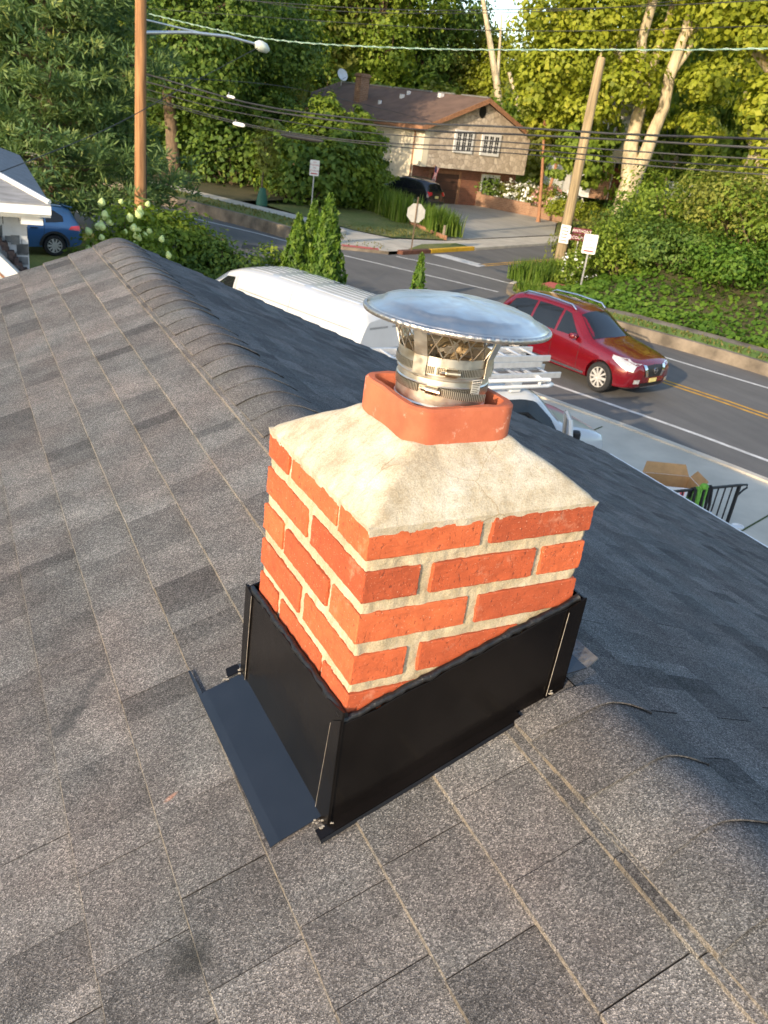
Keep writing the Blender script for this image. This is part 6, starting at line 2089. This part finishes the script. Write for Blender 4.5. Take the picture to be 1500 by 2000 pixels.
# open passenger door on our side (-y)
dh = empty('door', (L / 2 - .98, -.88, 0), rad(58)); dh.parent = t
b = MB(); b.prism([(0, 0, .42), (-1.1, 0, .42), (-1.15, 0, 1.02), (0, 0, 1.02)], (0, -.07, 0)); b.build('door_panel', 'white_car', dh, bev=.02)
b = MB()
fr_p = [(-.02, .02, 1.02), (-.42, .14, 1.56), (-.62, .16, 1.62), (-1.0, .16, 1.62), (-1.14, .05, 1.02)]
b.tube(fr_p, .035, 6); b.build('door_frame', 'white_car', dh)
b = MB(); b.add(fr_p, [(0, 1, 2, 3, 4)]); b.build('door_glass', 'dark_glass', dh)
b = MB(); b.box(-.20, -.06, -.20, -.08, 1.02, 1.20); b.build('door_mirror', 'black_plastic', dh, bev=.03)
# dark door opening with a seat hint
decal(bv, 'door_opening', 'black_plastic', t, shift([(1.05, 1.06), (2.42, 1.06)], L), shift([(1.05, .45), (2.42, .45)], L), -1, .004, 8, 4)
rk = MB()
for s_ in (1.55, 2.98, 4.6):
    x = L / 2 - s_
    zb_r = .94
    if s_ < 2:
        rk.tube([(x, -.70, 1.85), (x, -.72, 1.93), (x, .72, 1.93), (x, .70, 1.85)], .028, 8)
        continue
    rk.tube([(x, -.84, zb_r), (x, -.74, 1.85), (x, -.70, 1.93), (x, .70, 1.93), (x, .74, 1.85), (x, .84, zb_r)], .028, 8)
for sg in (-1, 1):
    rk.tube([(L / 2 - 4.7, sg * .74, 1.93), (L / 2 - 1.5, sg * .74, 1.93), (L / 2 - 1.4, sg * .74, 1.92)], .03, 8)
rk.tube([(L / 2 - 3.0, -.66, 1.80), (L / 2 - 1.35, -.66, 1.80), (L / 2 - 1.22, -.60, 1.80), (L / 2 - 1.22, -.45, 1.80), (L / 2 - 1.35, -.40, 1.80), (L / 2 - 3.0, -.40, 1.80)], .03, 8)
rk.build('ladder_rack', 'trim_white', t, smooth=60)
b = MB(); b.box(L / 2 - 2.0, L / 2 - 1.8, -.62, -.45, 1.70, 1.90); b.build('rack_bracket', 'trim_white', t, bev=.02)
def ladder(label, a, b_, wdt, rungs, tilt=0.):
    a, b_ = Vector(a), Vector(b_)
    d = (b_ - a)
    Ln = d.length
    t_ = empty('extension_ladder', a, math.atan2(d.y, d.x), label, 'ladder', 'aluminium ladders on the truck rack')
    for sg in (-1, 1):
        r = MB(); r.box(0, Ln, sg * wdt / 2 - .018, sg * wdt / 2 + .018, -.045, .045)
        r.build('rail', 'alum', t_, bev=.006)
    for k in range(rungs):
        x = .18 + (Ln - .36) * k / (rungs - 1)
        MB().tube([(x, -wdt / 2 + .01, 0), (x, wdt / 2 - .01, 0)], .021, 8).build('rung', 'alum', t_, smooth=60)
    return t_
ladder('long aluminium extension ladder, uppermost on the truck rack', (3.6, 9.04, 2.25), (7.78, 9.02, 2.25), .46, 15)
ladder('lower aluminium ladder section under the top ladder on the truck rack', (3.5, 9.04, 2.15), (7.66, 9.02, 2.15), .42, 15)
ladder('aluminium ladder jutting furthest towards the camera side of the truck rack', (3.4, 8.82, 2.02), (7.95, 8.88, 2.02), .40, 15)

# ------------------------------------------------------------------ utility poles, lamp, cables
PL = Vector((5.72, 26.5, 0))
pl_ = empty('utility_pole', PL, 0, 'orange brown wooden utility pole carrying a street lamp arm', 'utility pole')
MB().tube([(0, 0, -.5), (0, 0, 4), (.02, 0, 11.5)], [.185, .165, .14], 14).build('pole', 'wood_pole_a', pl_, smooth=60)
arm = MB(); arm.tube([(.15, .05, 6.40), (1.6, .62, 6.62), (2.9, 1.13, 6.70), (4.0, 1.58, 6.64)], [.05, .045, .04, .035], 8); arm.tube([(.12, .05, 6.72), (1.2, .46, 6.68), (2.0, .78, 6.66)], .025, 6)
ar_ = arm.build('lamp_arm', 'alum', pl_, smooth=60)
lh = MB(); lh.lathe([(.001, .16), (.09, .14), (.16, .04), (.17, -.02), (.12, -.12), (.001, -.16)], 14, Matrix.Translation((4.2, 1.66, 6.60)) @ Matrix.Rotation(rad(12), 4, 'Y') @ Matrix.Scale(1.9, 4, Vector((.93, .37, 0))))
lh.build('lamp_head', mat('pale_lamp_housing', (.62, .68, .60), .4), ar_, smooth=60)
gw = MB(); gw.tube([(.17, -.06, -.1), (.17, -.06, 2.4), (.165, -.05, 3.2)], .012, 5); gw.build('ground_wire', 'cable', pl_)
PRp = pol(39.82, 37.2)
pr_ = empty('utility_pole', (PRp.x, PRp.y, .12), 0, 'tan wooden utility pole with a jagged top at the street corner', 'utility pole')
MB().tube([(0, 0, -.5), (0, 0, 4), (0, .02, 7.85), (.02, .02, 7.98)], [.23, .20, .17, .15], 14).build('pole', 'wood_pole_b', pr_, smooth=60)
jt = MB().tube([(-.07, 0, 7.9), (-.075, 0, 8.14)], [.06, .02], 6); jt.build('splinter', 'wood_pole_b', pr_)
CAB = [  # label, points, radius, material
    ('thick black cable at the top of the main bundle crossing the picture', [(5.84, 26.19, 5.35), (7.43, 22.17, 5.01), (8.52, 19.4, 5.0), (9.45, 17.03, 5.1), (10.43, 14.53, 5.30), (11.27, 12.41, 5.43), (12.3, 9.8, 5.66), (14.2, 5, 6.1), (17, -2, 7.0)], .022, 'cable'),
    ('second black cable from the top of the bundle', [(5.84, 26.19, 5.15), (7.58, 21.79, 4.90), (9.46, 17.01, 4.98), (10.44, 14.51, 5.17), (11.47, 11.91, 5.37), (12.32, 9.76, 5.52), (14.2, 5, 5.9), (17, -2, 6.8)], .022, 'cable'),
    ('third black cable in the middle of the bundle', [(5.84, 26.19, 4.96), (7.21, 22.72, 4.75), (8.9, 18.42, 4.76), (10.46, 14.47, 5.02), (11.49, 11.86, 5.19), (12.34, 9.7, 5.35), (14.2, 5, 5.75), (17, -2, 6.6)], .014, 'cable'),
    ('fourth black cable, thinner, low in the bundle', [(5.84, 26.18, 4.76), (7.52, 21.94, 4.50), (8.92, 18.38, 4.56), (10.47, 14.45, 4.91), (11.5, 11.82, 5.06), (12.35, 9.67, 5.22), (14.2, 5, 5.6), (17, -2, 6.4)], .014, 'cable'),
    ('lowest black cable of the bundle', [(5.84, 26.18, 4.70), (7.54, 21.9, 4.46), (9.2, 17.67, 4.55), (10.47, 14.45, 4.82), (11.51, 11.8, 4.97), (12.36, 9.64, 5.12), (14.2, 5, 5.5), (17, -2, 6.3)], .012, 'cable'),
    ('single thin cable strung along the tree line near the top of the picture', [(5.86, 26.13, 6.98), (8.78, 18.75, 6.95), (10.29, 14.89, 7.0), (12.1, 10.3, 7.30), (16, 0, 8.2)], .007, 'cable'),
    ('thin cable at the very top edge of the picture', [(5.86, 26.13, 7.35), (8.76, 18.78, 7.25), (10.26, 14.98, 7.36), (12.06, 10.42, 7.66), (16, 0, 8.6)], .008, 'cable'),
    ('thin cable just under the topmost cable', [(5.86, 26.13, 7.7), (8.0, 20.7, 7.2), (9.8, 16.1, 7.25), (11.2, 12.6, 7.5), (12.06, 10.42, 7.8), (16, 0, 8.9)], .007, 'cable'),
    ('service drop wire running from the lamp head to the bungalow roof', [(9.75, 28.05, 6.55), (6.5, 24.5, 5.2), (3.6, 20.6, 4.1), (.4, 15.3, 3.35)], .010, 'cable'),
    ('thin wire sagging from the orange pole towards the gable', [(5.85, 26.3, 5.3), (12.5, 33.2, 5.6), (20, 41, 5.4), (30.5, 50.3, 4.9)], .012, 'cable'),
    ('low dark wire crossing in front of the pole base', [(-4, 17.5, 3.2), (1.8, 24.6, 2.7), (8.5, 31.2, 2.9), (16, 38, 4.2)], .008, 'cable')]
for lb, pts, r, mt in CAB:
    p = resample(pts, .8)
    tag(MB().tube(p, r, 6).build('overhead_cable', mt, smooth=60), lb, 'cable', 'overhead cables')
gp_ = resample([(5.87, 26.13, 6.85), (7.6, 21.74, 6.50), (9.36, 17.27, 6.55), (11.06, 12.95, 6.79), (12.14, 10.19, 6.98), (14.3, 4.8, 7.5), (17, -2, 8.3)], .15)
gc = empty('wrapped_cable', gp_[0], 0, 'green cable wrapped with pale spiral ties running along the road', 'cable')
MB().tube([p - gp_[0] for p in gp_], .012, 6).build('cable_core', 'cable_green', gc, smooth=60)
sp = []
acc = 0
for i in range(len(gp_) - 1):
    a, b = gp_[i], gp_[i + 1]
    for k in range(4):
        f = k / 4
        acc += (b - a).length / 4
        q = acc * 2 * math.pi / .42
        sp.append(a.lerp(b, f) - gp_[0] + Vector((.93 * math.cos(q), .37 * math.cos(q), math.sin(q))) * .017)
MB().tube(sp, .0045, 4, cap=False).build('spiral_tie', 'cable_wrap', gc, smooth=60)
# splice boxes hanging on the cables
def splice(lb, p, q, r, mt):
    t_ = empty('splice_box', p, 0, lb, 'cable box', 'splice boxes on the cables')
    d = Vector(q) - Vector(p)
    MB().tube([(0, 0, 0), d * .15, d * .85, d], [r * .5, r, r, r * .5], 10).build('case', mt, t_, smooth=50)
    MB().tube([d * .2 + Vector((0, 0, r)), d * .2 + Vector((0, 0, r + .06))], .01, 5).build('hanger', 'galv', t_)
splice('dark splice case hanging on the lowest cable left of the house', (7.95, 20.9, 4.40), (8.5, 19.5, 4.42), .055, 'black_plastic')
splice('white splice case on the low cable near the pole', (7.25, 22.6, 4.47), (7.42, 22.17, 4.46), .05, 'trim_white')
splice('small white clamp on the top cable', (7.15, 22.9, 5.1), (7.25, 22.6, 5.08), .035, 'trim_white')

# ------------------------------------------------------------------ signs
def face_cam(p, extra=0.):
    d = CAM - Vector(p)
    return math.atan2(d.y, d.x) + math.pi / 2 + extra     # local -y faces the camera
def post_sign(name, label, loc, rz, zc, wd, ht, lines, col='sign_red', post_h=None, size=.085, post='galv', back=False, group=None):
    t_ = empty(name, loc, rz, label, 'sign', group)
    MB().box(-.03, .03, .005, .05, 0, post_h or (zc + ht / 2)).build('post', post, t_)
    b = MB()
    r_ = .04
    pts = []
    for cx, cy, a0 in ((wd / 2 - r_, ht / 2 - r_, 0), (-wd / 2 + r_, ht / 2 - r_, 90), (-wd / 2 + r_, -ht / 2 + r_, 180), (wd / 2 - r_, -ht / 2 + r_, 270)):
        for k in range(4):
            a = rad(a0 + 30 * k)
            pts.append((cx + r_ * math.cos(a), 0, zc + cy + r_ * math.sin(a)))
    b.prism(pts, (0, -.006, 0))
    pn = b.build('panel', 'sign_white' if not back else 'sign_back', t_)
    if lines:
        n = len(lines)
        for i, ln_ in enumerate(lines):
            z = zc + ht * (.36 - .72 * i / max(1, n - 1)) if n > 1 else zc
            if ln_ == '#':
                MB().box(-wd * .36, wd * .36, -.0085, -.0065, z - .025, z + .025).build('arrow_bar', col, pn)
            else:
                text(ln_, 'lettering', size, col, pn, (0, -.0075, z), (math.pi / 2, 0, 0))
    return t_
p1 = pol(23.45, 44.5, .45)
post_sign('no_stopping_sign', 'white red lettered sign on a steel post left behind the arborvitae', p1, face_cam(p1), 1.85, .46, .72, ['NO', 'STOPPING', 'OR', 'STANDING', '#'], size=.095)
p2 = pol(41.5, 32.6, .3)
p2 = Vector((p2.x, p2.y, bank_h(p2.x, p2.y)))
post_sign('no_stopping_sign', 'white red lettered sign above the rose bush at the corner', p2, face_cam(p2, .12), 5.30 - 33.0 * math.tan(rad(5.95)) - p2.z, .50, .68, ['NO', 'STOPPING', 'OR', 'STANDING', '#'], size=.09)
p3 = pol(40.75, 34.5, .2)
p3 = Vector((p3.x, p3.y, bank_h(p3.x, p3.y)))
ss_ = empty('street_name_sign', p3, face_cam(p3, .2), 'maroon street name sign behind the red lettered corner sign', 'sign')
zc_ = 5.30 - 34.5 * math.tan(rad(5.5)) - p3.z
MB().tube([(0, .03, 0), (0, .03, zc_ + .12)], .03, 8).build('post', 'galv', ss_)
b1 = MB(); b1.box(-.30, .42, -.012, 0, zc_ - .02, zc_ + .20); bo1 = b1.build('blade', 'sign_maroon', ss_, bev=.01)
text('ANTHONY', 'lettering', .15, 'sign_white', bo1, (.06, -.016, zc_ + .09), (math.pi / 2, 0, 0))
b2 = MB(); b2.box(-.42, .25, -.012, 0, zc_ - .27, zc_ - .05); bo2 = b2.build('blade', 'sign_maroon', ss_, bev=.01)
text('COURT', 'lettering', .15, 'sign_white', bo2, (-.02, -.016, zc_ - .16), (math.pi / 2, 0, 0))
b3 = MB(); b3.lathe([(.10, -.005), (.10, .005), (.001, .005)], 14, Matrix.Translation((-.40, -.02, zc_ - .16)) @ Matrix.Rotation(rad(90), 4, 'X')); b3.build('round_seal', 'sign_white', bo2)
p4 = Vector((PRp.x, PRp.y, 0)) + (CAM - PRp).normalized() * .24
p4.z = 0
zc_ = 5.30 - 36.9 * math.tan(rad(5.68))
sp_ = empty('notice_sign', p4, face_cam(p4, -.25), 'white notice board with black lines nailed to the tan utility pole', 'sign')
b = MB(); b.box(-.20, .20, -.01, .0, zc_ - .36, zc_ + .36); pn = b.build('panel', 'sign_white', sp_, bev=.004)
R = random.Random(400)
for i in range(5):
    z = zc_ + .25 - .125 * i
    x = -.13
    lim = .13 if i in (1, 3, 4) else .08
    lm = MB()
    while x < lim:
        w_ = R.uniform(.03, .06)
        lm.box(x, min(x + w_, lim + .02), -.0125, -.0105, z - .022, z + .022)
        x += w_ + .012
    lm.build('faded_lettering', 'ink', pn)
# stop sign seen from behind
p5 = pol(30.2, 36.6, .14)
st_ = empty('stop_sign', p5, face_cam(p5, .15), 'grey back of an octagonal stop sign beside the yellow kerb', 'sign')
MB().box(-.025, .025, -.04, .0, 0, 2.12).build('post', 'bark', st_)
zc_ = 5.30 - 36.6 * math.tan(rad(5.72)) - .14
oc8 = [(.40 * math.cos(rad(22.5 + 45 * k)), .002, zc_ + .40 * math.sin(rad(22.5 + 45 * k))) for k in range(8)]
MB().prism(oc8, (0, .006, 0)).build('panel', 'sign_back', st_)
oc8 = [(.39 * math.cos(rad(22.5 + 45 * k)), .009, zc_ + .39 * math.sin(rad(22.5 + 45 * k))) for k in range(8)]
MB().prism(oc8, (0, .002, 0)).build('red_face', 'sign_red', st_)
# distant roadside post and lantern
p6 = pol(11.0, 39, .02)
sg6 = empty('road_sign', p6, face_cam(p6, 1.2), 'thin grey sign post at the road edge behind the pine boughs', 'sign')
MB().box(-.03, .03, -.03, .03, 0, 2.0).build('post', 'galv', sg6)
MB().box(-.22, .22, -.04, -.032, 1.4, 2.0).build('panel', 'sign_back', sg6)
p7 = pol(39.6, 56.5, .15)
ln_ = empty('post_lantern', p7, 0, 'small lantern on a post at the end of the planter wall', 'lamp post')
MB().tube([(0, 0, 0), (0, 0, 1.75)], [.09, .07], 8).build('post', 'bark_pale', ln_)
MB().lathe([(.001, -.2), (.14, -.16), (.19, .0), (.14, .16), (.04, .24), (.001, .25)], 12, Matrix.Translation((0, 0, 1.98))).build('globe', 'white_paint', ln_, smooth=60)
MB().lathe([(.10, -.28), (.14, -.2), (.06, -.18)], 10, Matrix.Translation((0, 0, 1.98))).build('collar', 'black_plastic', ln_)

# ------------------------------------------------------------------ railing, box, harness by the front steps
ra = Vector((9.98, 6.55, .062))
rl_ = empty('iron_railing', ra, rad(178), 'black iron stair railing with thin balusters on the concrete drive', 'railing')
b = MB(); b.box(-.05, 2.6, -.022, .022, .87, .90); b.box(.02, 2.6, -.012, .012, .10, .125); b.build('handrail', 'iron', rl_, bev=.005)
b = MB(); b.tube([(-.05, 0, .885), (-.16, 0, .88), (-.18, 0, .83), (-.12, 0, .80), (-.03, 0, .72)], .016, 6); b.build('scroll_end', 'iron', rl_)
for x in (0.0, 2.55):
    MB().box(x - .02, x + .02, -.02, .02, 0, .87).build('railing_post', 'iron', rl_)
for k in range(1, 18):
    x = k * .142
    MB().box(x - .008, x + .008, -.008, .008, .125, .87).build('baluster', 'iron', rl_)
bx = empty('cardboard_box', (9.95, 7.75, .066), rad(-24), 'open cardboard box with white printed sides behind the iron railing', 'box')
for (x0, x1, y0, y1) in ((-.42, .42, -.27, -.262), (-.42, .42, .262, .27), (-.42, -.412, -.26, .26), (.412, .42, -.26, .26)):
    MB().box(x0, x1, y0, y1, 0, .42).build('side_panel', 'box_white', bx)
MB().box(-.41, .41, -.26, .26, .004, .012).build('bottom_panel', 'cardboard', bx)
b = MB(); b.box(-.41, .41, .250, .261, .02, .42); b.box(.400, .411, -.25, .25, .02, .42); b.box(-.41, -.40, -.25, .25, .02, .42); b.build('inner_lining', 'cardboard', bx)
b = MB(); b.prism([(-.40, .272, .42), (.40, .272, .42), (.34, .36, .58), (-.34, .36, .58)], (0, 0, .006)); b.build('flap', 'cardboard', bx)
b = MB(); b.prism([(.422, -.25, .42), (.422, .25, .42), (.50, .22, .54), (.50, -.22, .54)], (0, 0, .006)); b.build('flap', 'cardboard', bx)
b = MB(); b.box(.06, .13, -.2745, -.271, .03, .40); b.build('pink_stripe', 'pink', bx)
b = MB(); b.box(.18, .21, -.2745, -.271, .05, .40); b.box(.24, .27, -.2745, -.271, .05, .40); b.box(.30, .33, -.2745, -.271, .05, .40); b.build('printed_bars', 'ink', bx)
bx2 = empty('cardboard_box', (9.25, 7.0, .066), rad(-8), 'white carton lying low behind the railing balusters', 'box')
MB().box(-.40, .40, -.24, .24, 0, .24).build('carton', 'box_white', bx2, bev=.006)
MB().box(-.1, .2, -.24, .24, .241, .244).build('brown_tape', 'cardboard', bx2)
hn = empty('safety_harness', (9.2, 6.57, .95), 0, 'black and lime green safety harness slung over the iron railing', 'harness')
R = random.Random(500)
for k in range(7):
    x = -.16 + .055 * k
    b = MB()
    l1, l2 = R.uniform(.35, .62), R.uniform(.3, .6)
    pts = [(x + R.uniform(-.06, .06), -.075, -l1), (x + R.uniform(-.03, .03), -.06, -l1 * .5), (x, -.03, .01), (x, .0, .03), (x, .035, .01), (x + R.uniform(-.08, .08), .07, -l2 * .6), (x + R.uniform(-.1, .1), .08, -l2)]
    b.tube(pts, [.016, .022, .024, .022, .024, .022, .014], 5)
    b.build('strap', 'lime' if k in (1, 2, 4) else 'strap', hn, smooth=60)
b = MB(); b.lathe([(.001, -.05), (.05, -.03), (.065, .01), (.04, .04), (.001, .05)], 9, Matrix.Translation((.0, -.03, .05))); b.build('shoulder_pad', 'lime', hn, smooth=60)
b = MB(); b.lathe([(.045, -.01), (.06, -.01), (.06, .01), (.045, .01)], 12, Matrix.Translation((.26, -.09, -.42)) @ Matrix.Rotation(rad(80), 4, 'X'), closed=True); b.build('ring_buckle', 'chrome', hn)
b = MB(); b.lathe([(.001, 0), (.09, 0), (.10, .03), (.085, .03), (.08, .012), (.001, .012)], 16); o = b.build('saucer', 'white_paint', loc=(10.55, 6.75, .066)); tag(o, 'small round white saucer lying on the concrete beside the railing end', 'saucer')
# grass tuft and weeds along the drive edge
grass_tuft('tall_grass', 'patch of green grass beyond the open truck door', (9.9, 13.0, .06), .7, 1.0, .18, 700, 510, cat='grass', wdt=.012)
